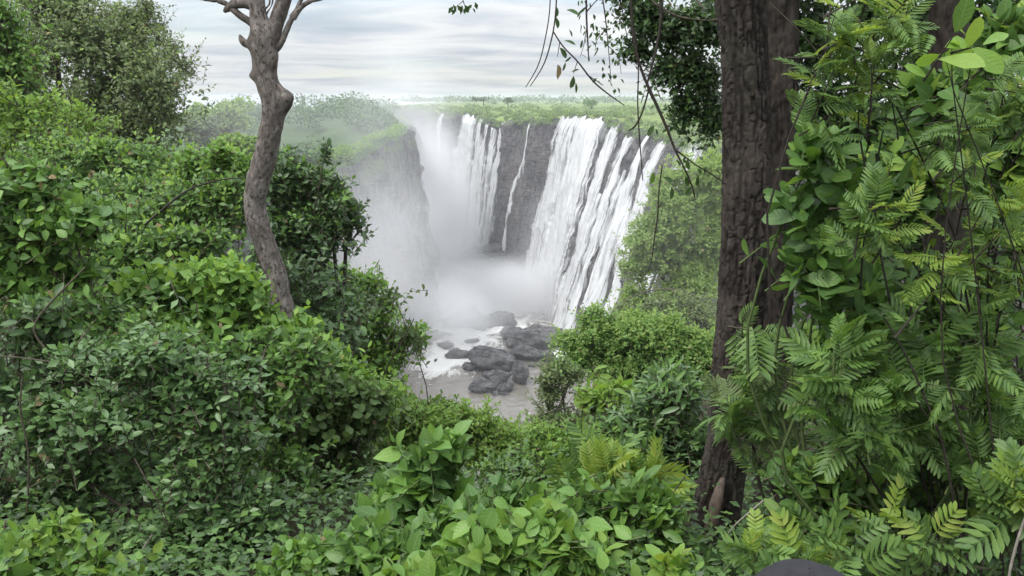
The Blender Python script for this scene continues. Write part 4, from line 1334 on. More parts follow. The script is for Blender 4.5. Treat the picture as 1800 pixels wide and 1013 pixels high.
def trunk_mesh(name, rows, D, mat, n, nseg, bark='plates', spots=(), fl=0.0, seed=0):
    """rows: px centre, py, width px"""
    pts = []
    for r in rows:
        d = D + (r[3] if len(r) > 3 else 0)
        c = P(r[0], r[1], d)
        dep = c[1] * CP - c[2] * SP
        pts.append((*c, r[2] / 2 / 1500 * dep))
    q = resample(pts, n)
    v, f, uv, o, th, L_ = tube_geo(q[:, :3], q[:, 3], nseg)
    Rm = q[:, 3].mean()
    A = th[None, :] * Rm
    Z = np.broadcast_to(L_[:, None], v.shape[:2])
    A = np.broadcast_to(A, Z.shape)
    # wrap-free coordinates on the cylinder for smooth noise
    cx, sx = np.cos(th)[None, :] * Rm, np.sin(th)[None, :] * Rm
    big = fbm(cx * 6, sx * 6, Z * 1.6, seed, 3)
    if bark == 'plates':
        wx, wy = cx + 0.012 * vnoise(cx * 25, sx * 25, Z * 6, seed + 1), sx + 0.012 * vnoise(cx * 25, sx * 25, Z * 6 + 9, seed + 1)
        n1 = vnoise(wx * 30, wy * 30, Z * 2.8, seed + 2) + 0.45 * vnoise(wx * 66, wy * 66, Z * 8, seed + 3)
        fur = 1 - np.exp(-(n1 / 0.20) ** 2)
        n2 = vnoise(cx * 17, sx * 17, Z * 10, seed + 4) + 0.3 * vnoise(cx * 50, sx * 50, Z * 40, seed + 5)
        crk = 1 - 0.5 * np.exp(-(n2 / 0.10) ** 2)
        pl = fur * crk
        disp = 0.022 * pl + 0.014 * big + 0.005 * fbm(cx * 70, sx * 70, Z * 30, seed + 7, 2) - 0.016
        plate = np.clip(pl * (0.75 + 0.35 * vnoise(cx * 60, sx * 60, Z * 20, seed + 8)), 0, 1)
    else:
        fine = fbm(cx * 30, sx * 30, Z * 14, seed + 2, 3)
        pits = np.clip(vnoise(cx * 45, sx * 45, Z * 22, seed + 3) - 0.35, 0, 1)
        disp = 0.012 * big + 0.004 * fine - 0.014 * pits
        plate = np.clip(0.5 + 0.5 * fine - pits, 0, 1)
    v = v + o * disp[..., None]
    if len(spots):
        v = burls(v, o, q[:, :3], spots)
    return mesh_quads(name, v.reshape(-1, 3), f, mat, uv=uv.reshape(-1, 2), attr={'plate': plate.ravel()}), q


def leaning_tree():
    D = 9.0
    rows = [(505, 640, 50), (500, 560, 42), (492, 520, 37), (484, 480, 37), (470, 440, 37), (456, 400, 37), (449, 360, 37), (454, 320, 40), (466, 280, 40), (474, 240, 39), (480, 205, 39),
            (478, 170, 39), (468, 140, 37), (464, 110, 39), (465, 85, 45), (463, 60, 46), (456, 35, 33), (452, 10, 28), (448, -30, 26), (440, -90, 24), (430, -180, 19)]
    c_burl = P(503, 172, D - 0.02)
    spots = [(c_burl, 0.12, 0.062), (P(499, 186, D + 0.02), 0.05, 0.06), (P(447, 133, D), 0.05, 0.035), (P(487, 108, D - 0.05), 0.04, 0.06), (P(441, 78, D - 0.02), 0.05, 0.05)]
    me, q = trunk_mesh('trunk', rows, D, M['bark_grey'], 420, 90, 'smooth', spots, seed=130)
    b = q[0, :3].copy()
    b[2] = float(gh(b[0], b[1]))
    root = empty('leaning_tree', b, 'pale knobbly leaning tree trunk standing against the sky left of the falls', 'tree')
    link('trunk', me, root)

    def br(name, rows, mat='bark_grey', n=40, nseg=14, sd=0):
        m2, _ = trunk_mesh(name, rows, D, M[mat], n, nseg, 'smooth', seed=140 + sd)
        return link(name, m2, root)
    br('branch', [(474, 72, 26), (484, 45, 25), (496, 10, 25), (508, -30, 24), (530, -110, 20), (545, -200, 14)], n=80, nseg=24, sd=1)
    br('branch', [(478, 98, 10), (490, 82, 14), (503, 55, 13), (516, 28, 11), (530, -2, 9), (546, -50, 7)], sd=2)
    br('branch', [(514, 32, 7), (526, 16, 6), (542, 4, 5), (562, -1, 4), (585, -8, 3), (620, -40, 2)], sd=3)
    br('branch', [(450, 46, 11), (438, 38, 9), (420, 26, 8), (404, 12, 7), (388, 3, 6), (352, -3, 5), (310, -12, 3)], sd=4)
    br('cut_stub', [(446, 12, 12), (430, 6, 14), (412, 8, 15), (398, 17, 9), (394, 22, 3)], sd=5)
    br('cut_stub', [(450, 84, 16), (438, 80, 17), (428, 74, 16), (423, 66, 11), (421, 61, 4)], sd=6)
    br('branch', [(464, 36, 5), (470, 22, 4), (478, 8, 3), (482, -20, 2)], sd=7)
    br('branch', [(468, 40, 5), (464, 20, 3.5), (474, 5, 3), (470, -25, 2)], sd=8)


leaning_tree()


# ------------------------------------------------------------------ dark plated trunk on the right, with its canopy
def dark_tree():
    D = 6.2
    rows = [(1240, 1010, 96), (1250, 960, 88), (1260, 900, 80), (1272, 820, 74), (1284, 740, 74), (1292, 660, 76), (1300, 580, 80), (1305, 500, 84), (1309, 420, 84), (1311, 340, 82), (1312, 260, 80),
            (1311, 180, 78), (1308, 100, 80), (1304, 40, 84), (1300, -20, 88), (1296, -120, 86), (1290, -260, 78), (1285, -420, 66)]
    me, q = trunk_mesh('trunk', rows, D, M['bark_dark'], 860, 124, 'plates', seed=150)
    b = q[0, :3].copy()
    b[2] = float(gh(b[0], b[1]))
    root = empty('dark_barked_tree', b, 'large dark tree trunk with rough plated bark right of the falls', 'tree')
    link('trunk', me, root)

    def br(name, rows, mat, n, nseg, bark='plates', sd=0, dd=0.0):
        m2, _ = trunk_mesh(name, rows, D + dd, M[mat], n, nseg, bark, seed=160 + sd)
        return link(name, m2, root)
    # torn strip of pale wood at the foot
    br('split_wood', [(1236, 1005, 20, -0.30), (1246, 950, 22, -0.32), (1254, 905, 20, -0.30), (1262, 872, 18, -0.26), (1268, 850, 12, -0.20), (1270, 842, 7, -0.12)], 'split_wood', 60, 16, 'smooth', 1)
    br('branch', [(1300, 20, 40, 0.1), (1250, -40, 34, 0.4), (1190, -110, 26, 0.9), (1120, -170, 20, 1.4), (1040, -210, 12, 1.8)], 'bark_dark', 120, 30, sd=2)
    br('branch', [(1278, 34, 5), (1240, 36, 4), (1195, 30, 3.4), (1160, 12, 3), (1120, -20, 2)], 'twig', 30, 8, 'smooth', 3)
    br('branch', [(1310, -60, 40, 0), (1380, -160, 34, -0.4), (1480, -260, 28, -0.9), (1600, -340, 18, -1.4)], 'bark_dark', 120, 30, sd=4)
    br('dead_twig', [(1222, -4, 7, 0.4), (1232, 10, 6, 0.4), (1242, 24, 3, 0.4)], 'twig_pale', 16, 8, 'smooth', 5)
    return root


dark_root = dark_tree()


def canopy_part(root, lobes_px, D, leaf_px, n, k, L_px, shape, mat, mat2, young, name='crown', **kw):
    lob = []
    for q in lobes_px:
        c = P(q[0], q[1], D + (q[4] if len(q) > 4 else 0))
        s = c[1] * CP - c[2] * SP
        lob.append((*c, q[2] / 1500 * s, 0.4 * (q[2] + q[3]) / 1500 * s, q[3] / 1500 * s))
    scl = D / CP / 1500
    tw = make_twigs(lob, n, L_px * scl, k, leaf_px * scl, kw.get('up', 0.0), kw.get('shell', 0.3), 0.2, young, 0.25)
    me = foliage_mesh(name, shape, tw['B'], tw['pos'], tw['size'], [mat, mat2, 'leaf_dry'], tw['young'])
    link(name, me, root, kind='stuff')
    # pass over the twigs
    tubes = []
    for a in tw['lines'][::2]:
        tubes.append([(*a[0], 0.006), (*a[1], 0.004), (*a[2], 0.0015)])
    link('twigs', merge_tubes('twigs', tubes, M['vine'], 4, 3), root, kind='stuff')


canopy_part(dark_root, [(1130, 30, 46, 40), (1180, 60, 56, 50), (1235, 60, 44, 60), (1190, 130, 46, 44), (1235, 150, 40, 60), (1205, 195, 34, 40), (1250, 215, 26, 44), (1120, 90, 30, 24), (1270, 30, 40, 50, 0.6), (1100, -30, 60, 40)],
            9.4, 11.5, 2100, 7, 32, 'small', 'leaf_dark', 'leaf_mid', 0.15, up=-0.1, shell=0.15)
# the canopy goes on above the picture and shades the right-hand thicket
canopy_part(dark_root, [(1500, -330, 260, 120, -0.8), (1750, -380, 240, 110, -1.2), (1250, -300, 220, 110, 1.5), (1950, -300, 240, 140, -1.0)], 6.4, 26, 1500, 7, 70, 'small', 'leaf_dark', 'leaf_mid', 0.1, name='upper_crown')


def weathered_tree():
    D = 7.6
    rows = [(1352, 1000, 66), (1354, 860, 62), (1358, 700, 60), (1362, 560, 58), (1366, 420, 58), (1367, 260, 60), (1366, 100, 66), (1366, -40, 72), (1384, -200, 54), (1390, -400, 44)]
    k_me, q = trunk_mesh('trunk', rows, D, M['bark_dark'], 360, 60, 'plates', seed=180)  # dark bark colour stands in for the shade on this trunk
    b = q[0, :3].copy()
    b[2] = float(gh(b[0], b[1]))
    root = empty('weathered_tree', b, 'trunk with shade put into its bark colour, close behind the dark plated trunk', 'tree')
    link('trunk', k_me, root)
    m2, _ = trunk_mesh('branch', [(1384, -120, 40), (1430, -260, 34, -0.3), (1520, -400, 24, -0.8)], D, M['bark_old'], 60, 20, 'smooth', seed=181)
    link('branch', m2, root)
    canopy_part(root, [(1420, -420, 200, 90), (1600, -480, 160, 80, -0.6)], D, 26, 260, 7, 70, 'small', 'leaf_dark', 'leaf_mid', 0.1)
    # a third, black trunk shows in the gap at the top right
    rows = [(1660, 1000, 74), (1662, 700, 70), (1664, 400, 66), (1666, 120, 64), (1668, -100, 60), (1670, -400, 46)]
    me, q = trunk_mesh('trunk', rows, 7.2, M['bark_dark'], 260, 40, 'plates', seed=190)
    b = q[0, :3].copy()
    b[2] = float(gh(b[0], b[1]))
    r3 = empty('shadowed_tree', b, 'nearly black trunk glimpsed through the gap in the upper right leaves', 'tree')
    link('trunk', me, r3)
    canopy_part(r3, [(1680, -420, 220, 90), (1850, -460, 160, 80)], 7.2, 26, 260, 7, 70, 'small', 'leaf_dark', 'leaf_mid', 0.1)


weathered_tree()


# ------------------------------------------------------------------ hanging vines and sticks
def vine(label, lines, D, mat='vine', name='hanging_vine', category='vine', leaves=None, base=None, group=None):
    """lines: lists of (px, py, width px[, dD]); first one is the main stem"""
    pts0 = P(lines[0][0][0], lines[0][0][1], D)
    root = empty(name, pts0, label, category, group)
    for i, ln in enumerate(lines):
        rows = []
        for r in ln:
            c = P(r[0], r[1], D + (r[3] if len(r) > 3 else 0))
            rows.append((*c, 0.8 * r[2] / 2 / 1500 * D))
        link('stem' if i == 0 else 'side_shoot', tube_mesh('stem', rows, M[mat], 26, 6), root)
    if leaves:
        for (lx, ly, lpx, ang, mt, shp) in leaves:
            c = P(lx, ly, D)
            s = lpx / 1500 * D
            d = norm(np.array([math.cos(ang), 0.25, -math.sin(ang)]))
            nn = np.array([0.2, -0.8, 0.5]) + rng.normal(size=3) * 0.3
            z = norm(nn - d * (nn * d).sum())
            x = np.cross(d, z)
            o = bpy.data.objects.new('leaf', leaf_mesh(shp, mt))
            col.objects.link(o)
            o.parent = root
            q = c - pts0
            o.matrix_basis = Matrix(((x[0] * s, d[0] * s, z[0] * s, q[0]), (x[1] * s, d[1] * s, z[1] * s, q[1]), (x[2] * s, d[2] * s, z[2] * s, q[2]), (0, 0, 0, 1)))
    return root


def lv(n, pts, size, mat, shp, spread=10):
    out = []
    pts = np.array(pts, float)
    for i in range(n):
        t = random.uniform(0.1, 1) * (len(pts) - 1)
        k = min(int(t), len(pts) - 2)
        p = pts[k] + (pts[k + 1] - pts[k]) * (t - k)
        out.append((p[0] + random.uniform(-spread, spread), p[1] + random.uniform(-spread, spread), size * random.uniform(0.6, 1.2), random.uniform(0.6, 2.4), mat, shp))
    return out


vine('thick dark vine curving down past the dark canopy to the light green tree',
     [[(1108, -60, 6), (1110, 20, 6), (1116, 80, 6), (1130, 130, 6), (1152, 180, 7), (1172, 225, 6), (1186, 262, 5), (1205, 300, 4), (1218, 332, 4), (1222, 352, 2)],
      [(1186, 262, 4), (1220, 288, 3), (1250, 306, 3), (1276, 324, 2)],
      [(1140, 160, 4), (1128, 200, 4), (1116, 222, 4), (1105, 230, 3)],
      [(1116, 60, 4), (1122, 120, 3), (1121, 180, 3), (1124, 240, 3), (1130, 318, 2)],
      [(1160, -20, 7), (1162, 30, 7), (1155, 80, 6), (1145, 120, 5), (1138, 150, 4), (1146, 172, 3)]], 6.0,
     leaves=lv(14, [(1180, 250), (1215, 330), (1240, 300), (1140, 210)], 18, 'leaf_dark', 'elliptic', 14))
vine('thin leafless pair of hanging stems against the sky, leftmost of the vines',
     [[(968, -40, 2.4), (966, 20, 2.4), (958, 70, 2.4), (946, 115, 2.4), (924, 154, 1.6)], [(980, -40, 3), (976, 30, 3), (968, 75, 3), (955, 115, 2.6), (932, 152, 1.6)]], 5.2)
vine('slanting bare twig with withered leaves in front of the plateau',
     [[(972, 55, 3), (990, 82, 3), (1015, 108, 3.4), (1040, 140, 3.6), (1062, 160, 3.2), (1098, 186, 2)], [(1030, 130, 2), (1060, 150, 1.6)], [(1015, 108, 2), (1008, 130, 1.4)], [(984, 74, 2), (980, 100, 1.4)]], 5.4,
     leaves=[(992, 72, 22, 0.2, 'leaf_dark', 'elliptic'), (984, 84, 22, 0.9, 'leaf_dark', 'elliptic'), (980, 114, 26, 1.4, 'leaf_dry', 'ovate'), (1008, 134, 22, 1.7, 'leaf_dark', 'elliptic'), (1012, 146, 18, 1.4, 'leaf_dark', 'narrow'), (1004, 100, 14, 2.4, 'leaf_dark', 'narrow'),
             (1020, 96, 14, 0.3, 'leaf_dark', 'narrow'), (994, 110, 16, 1.8, 'leaf_dark', 'narrow'), (1018, 122, 14, 2.9, 'leaf_dark', 'narrow'), (996, 18, 24, 0.2, 'leaf_dark', 'elliptic'), (976, 30, 20, 1.2, 'leaf_dark', 'elliptic'), (978, 12, 18, 1.5, 'leaf_dark', 'elliptic'), (1000, 52, 14, 1.0, 'leaf_dark', 'elliptic')])
vine('straight hanging twig between the withered twig and the dark canopy',
     [[(1030, -40, 4), (1031, 30, 4), (1033, 70, 3.4), (1035, 108, 2)], [(1032, 20, 3), (1045, 5, 2), (1060, -10, 1.6)], [(1031, 50, 2), (1026, 80, 1.4), (1020, 100, 1)]], 5.5,
     leaves=lv(22, [(1030, -10), (1032, 30), (1036, 60), (1048, 95)], 13, 'leaf_dark', 'narrow', 14))
vine('fine leafy twig hanging in front of the dark canopy',
     [[(1055, -30, 3), (1064, 30, 2.6), (1068, 70, 2), (1072, 115, 1.6), (1074, 150, 1.2)], [(1066, 50, 2), (1050, 70, 1.4), (1046, 90, 1)], [(1068, 80, 2), (1086, 100, 1.4), (1092, 130, 1)]], 6.4,
     leaves=lv(46, [(1050, 10), (1066, 60), (1074, 110), (1070, 145)], 11, 'leaf_dark', 'small', 22))
vine('thin stem hanging before the light green tree',
     [[(1164, 290, 3), (1158, 340, 3), (1156, 380, 3.4), (1150, 420, 3), (1146, 455, 2.4), (1139, 478, 1.6)], [(1158, 365, 3), (1164, 356, 2)]], 6.6,
     leaves=[(1148, 302, 24, 1.6, 'leaf_mid', 'elliptic'), (1180, 330, 22, 1.4, 'leaf_dark', 'elliptic'), (1166, 312, 20, 0.4, 'leaf_dark', 'elliptic')])
vine('small leafy twig tip entering from the top edge right of centre', [[(816, -20, 2), (814, 0, 2), (818, 12, 1.4)], [(814, 2, 1.6), (800, 14, 1)]], 7.0,
     leaves=lv(16, [(795, 12), (815, 12), (835, 8)], 13, 'leaf_dark', 'small', 5))


def sticks(label, lines, D, mat, group=None):
    vine(label, lines, D, mat, 'bare_stick', 'stick', group=group)


G = 'bare sticks among the shrubs'
sticks('bare grey stick crossing the dark hollow at the left edge', [[(150, 470, 4), (62, 568, 5), (84, 620, 5), (96, 660, 4), (160, 700, 3)], [(62, 568, 3), (40, 560, 2), (0, 600, 3)]], 5.9, 'twig', G)
sticks('long thin stick running level through the shade at the left', [[(-10, 625, 3), (60, 632, 4), (110, 645, 4), (170, 690, 3)], [(110, 640, 2.5), (170, 560, 2)]], 5.8, 'twig', G)
sticks('upright grey stick low in the glossy shrub', [[(40, 660, 4), (36, 720, 5), (50, 800, 5), (48, 900, 5)]], 5.4, 'twig', G)
sticks('slanting stick in the dark gap of the glossy shrub', [[(236, 805, 4), (255, 840, 5), (272, 872, 4), (290, 920, 3)]], 5.2, 'twig', G)
sticks('short pale stick under the glossy shrub near the bottom left', [[(268, 940, 5), (246, 972, 5), (228, 990, 4)]], 5.0, 'twig_pale', G)
sticks('dark branch sweeping through the tangled shrub', [[(255, 395, 5), (290, 365, 5), (330, 335, 4), (380, 318, 3), (430, 312, 2)]], 9.2, 'vine', G)
sticks('tall thin green stem at the right of the slope shrub', [[(640, 730, 5), (660, 690, 5), (684, 640, 4), (712, 590, 3), (728, 560, 2)], [(690, 630, 3), (694, 580, 2)]], 12.5, 'twig', G)
sticks('long dark stem slanting through the right-hand fronds', [[(1555, 560, 4), (1600, 640, 5), (1650, 760, 6), (1665, 820, 6), (1690, 950, 7)], [(1650, 760, 4), (1600, 690, 3)]], 3.7, 'vine', G)
sticks('dark upright stem behind the golden fronds', [[(1690, 420, 4), (1695, 500, 6), (1712, 580, 6), (1740, 680, 6), (1745, 800, 6)]], 3.9, 'vine', G)
sticks('grey leaning stick in the bottom right corner', [[(1815, 880, 6), (1795, 930, 7), (1778, 990, 7), (1770, 1040, 6)]], 3.2, 'twig_pale', G)
sticks('level dry stick near the ground at the lower right', [[(1500, 945, 4), (1560, 970, 5), (1640, 990, 6), (1740, 1000, 5)], [(1580, 978, 4), (1590, 940, 3)]], 3.5, 'twig', G)
sticks('pale limb inside the light green tree', [[(1090, 535, 2), (1112, 522, 3), (1150, 510, 3.4), (1200, 512, 4), (1240, 530, 4)], [(1130, 515, 2), (1118, 490, 1)], [(1150, 508, 2), (1165, 480, 1)]], 41, 'twig', G)
sticks('crooked bare twig over the white water at the lower gap', [[(940, 735, 3), (975, 722, 3), (1010, 714, 3), (1035, 700, 2)], [(990, 718, 2), (1006, 698, 1.4)]], 20, 'vine', G)
sticks('thin twig hanging in front of the shaded trunk', [[(1462, -20, 4), (1455, 60, 4), (1448, 130, 3), (1460, 220, 3)], [(1450, 110, 3), (1410, 60, 2.4), (1352, 4, 2)]], 4.0, 'twig', G)
sticks('dry drooping brown frond stalk beside the trunk base', [[(1342, 880, 5), (1312, 905, 4), (1290, 925, 3), (1272, 950, 2)]], 4.2, 'twig_pale', G)


# ------------------------------------------------------------------ person at the bottom edge
def person():
    # a small figure in a hooded jacket seen from behind; only the hood reaches into the picture
    c = P(1424, 1009, 1.30)
    g = float(gh(c[0], c[1]))
    root = empty('person', (c[0], c[1], g), 'person in a charcoal hooded jacket, only the hood showing at the bottom edge', 'person')
    H = c[2] - g                                   # height of the hood top above the ground
    k = H / 1.27
    J = [(0, 0, .66), (0, .01, .80), (0, .0, .93), (0, -.01, 1.0), (0, .01, 1.06),
         (.13, 0, .95), (.19, .0, .80), (.20, .06, .66), (.14, .13, .62), (-.13, 0, .95), (-.19, 0, .80), (-.20, .06, .66), (-.14, .13, .62),
         (.075, 0, .60), (.085, .02, .34), (.085, 0, .07), (.09, .12, .03), (-.075, 0, .60), (-.085, .02, .34), (-.085, 0, .07), (-.09, .12, .03)]
    E = [(0, 1), (1, 2), (2, 3), (3, 4), (2, 5), (5, 6), (6, 7), (7, 8), (2, 9), (9, 10), (10, 11), (11, 12), (0, 13), (13, 14), (14, 15), (15, 16), (0, 17), (17, 18), (18, 19), (19, 20)]
    Rr = [(.13, .10), (.125, .095), (.12, .09), (.07, .06), (.055, .05)] + [(.065, .06), (.055, .05), (.045, .04), (.035, .03)] * 2 + [(.085, .085), (.06, .06), (.045, .045), (.045, .03)] * 2
    me = bpy.data.meshes.new('body')
    me.from_pydata([tuple(a * k for a in p) for p in J], E, [])
    me.materials.append(M['jacket'])
    body = link('body', me, root)
    body.location = (0, 0, 0)
    mo = body.modifiers.new('skin', 'SKIN')
    for sv, r in zip(me.skin_vertices[0].data, Rr):
        sv.radius = (r[0] * k, r[1] * k)
    me.skin_vertices[0].data[0].use_root = True
    mo.use_smooth_shade = True
    sub = body.modifiers.new('sub', 'SUBSURF')
    sub.levels = sub.render_levels = 2
    # hood: ellipsoid with seams and soft folds
    n1, n2 = 40, 64
    th = np.linspace(0.01, 2.35, n1)[:, None]
    ph = np.linspace(0, 2 * np.pi, n2, endpoint=False)[None, :]
    d = np.stack(np.broadcast_arrays(np.sin(th) * np.cos(ph), np.sin(th) * np.sin(ph), np.cos(th)), -1)
    r = 1 + 0.045 * fbm(d[..., 0] * 2.5, d[..., 1] * 2.5, d[..., 2] * 2.5, 200, 3)
    for a0 in (-1.2, -1.75):
        r = r - 0.07 * np.exp(-((ph - (a0 % 6.283)) / 0.06) ** 2) * np.clip(np.sin(th), 0, 1)
    r = r + 0.06 * np.exp(-((d[..., 0] - 0.75) / 0.25) ** 2) * np.clip(d[..., 2], 0, 1)
    v = d * r[..., None] * np.array([.132, .135, .135]) * k + np.array([0, 0.005, 1.135]) * k
    hood = link('hood', mesh_quads('hood', v.reshape(-1, 3), grid_quads(n1, n2, True), M['jacket']), root)
    hood.location = (0, 0, 0)
    # face inside the hood opening, looking towards the falls
    th = np.linspace(0.05, 3.09, 20)[:, None]
    ph = np.linspace(0, 2 * np.pi, 24, endpoint=False)[None, :]
    d = np.stack(np.broadcast_arrays(np.sin(th) * np.cos(ph), np.sin(th) * np.sin(ph), np.cos(th)), -1)
    r = 1 + 0.18 * np.exp(-((d[..., 0] / 0.16) ** 2 + ((d[..., 2] + 0.1) / 0.2) ** 2)) * (d[..., 1] > 0)
    v = d * r[..., None] * np.array([.085, .10, .115]) * k + np.array([0, 0.055, 1.12]) * k
    fc = link('head', mesh_quads('head', v.reshape(-1, 3), grid_quads(20, 24, True), M['skin']), root)
    fc.location = (0, 0, 0)
    return root


person()


# ------------------------------------------------------------------ herbs and seedlings on the ground
def ground_cover():
    n = 7500
    y = 3.0 * (34 / 3.0) ** rng.random(n)
    x = y * rng.uniform(-1.0, 1.0, n)
    keep = (gh(x, y) > -40)
    x, y = x[keep], y[keep]
    z = gh(x, y)
    n = len(x)
    k = 8
    sz = 0.035 + 0.0042 * y
    hgt = (0.10 + 0.25 * rng.random(n))[:, None] * (1 + 0.03 * y[:, None]) * (0.3 + rng.random((n, k)))
    az = rng.uniform(0, 6.28, (n, k))
    pos = np.stack([x[:, None] + 0.5 * hgt * np.cos(az), y[:, None] + 0.5 * hgt * np.sin(az), z[:, None] + hgt], -1).reshape(-1, 3)
    m = n * k
    ld = norm(np.stack([np.cos(az), np.sin(az), rng.normal(0.1, 0.3, (n, k))], -1).reshape(-1, 3))
    nn = norm(np.array([0, -0.2, 1.0]) + rng.normal(size=(m, 3)) * 0.35)
    zz = norm(nn - ld * (nn * ld).sum(-1, keepdims=True))
    B = np.stack([np.cross(ld, zz), ld, zz], -1)
    s = np.repeat(sz, k) * rng.uniform(0.7, 1.5, m)
    me = foliage_mesh('ground_cover', 'quad', B, pos, s, ['leaf_dark', 'leaf_mid'], (rng.random(m) < 0.45).astype(int))
    link('ground_cover', me, label='low green herbs and seedlings covering the bank', category='ground cover', kind='stuff')


ground_cover()


# ------------------------------------------------------------------ far vegetation
def far_clumps(name, centres, radii, per, size, mat, mat2, young=0.2, label=None):
    """many small crowns of leaf tufts in one mesh"""
    cs = np.repeat(np.asarray(centres), per, 0)
    rs = np.repeat(np.asarray(radii), per, 0)
    n = len(cs)
    d = rand_dirs(n)
    d[:, 2] = np.abs(d[:, 2]) * 1.0 - 0.25
    rad = (0.55 + 0.45 * rng.random(n)) * (1 + 0.3 * fbm(d[:, 0] * 2 + cs[:, 0], d[:, 1] * 2 + cs[:, 1], d[:, 2] * 2, 77, 2))
    pos = cs + d * rs * rad[:, None]
    ld = norm(d + rng.normal(size=(n, 3)) * 0.8)
    nn = norm(np.array([0, 0, 0.7]) + d * 0.6 + rng.normal(size=(n, 3)) * 0.4)
    z = norm(nn - ld * (nn * ld).sum(-1, keepdims=True))
    B = np.stack([np.cross(ld, z), ld, z], -1)
    sz = np.repeat(np.asarray(size) * np.ones(len(centres)), per) * rng.uniform(0.6, 1.3, n)
    yg = (rng.random(n) < young).astype(int)
    return foliage_mesh(name, 'tuft', B, pos, sz, [mat, mat2], yg)


def plateau_z(x, y):
    return -8.0 + 1.0 * vnoise(x / 40, y / 40, 0, 41)


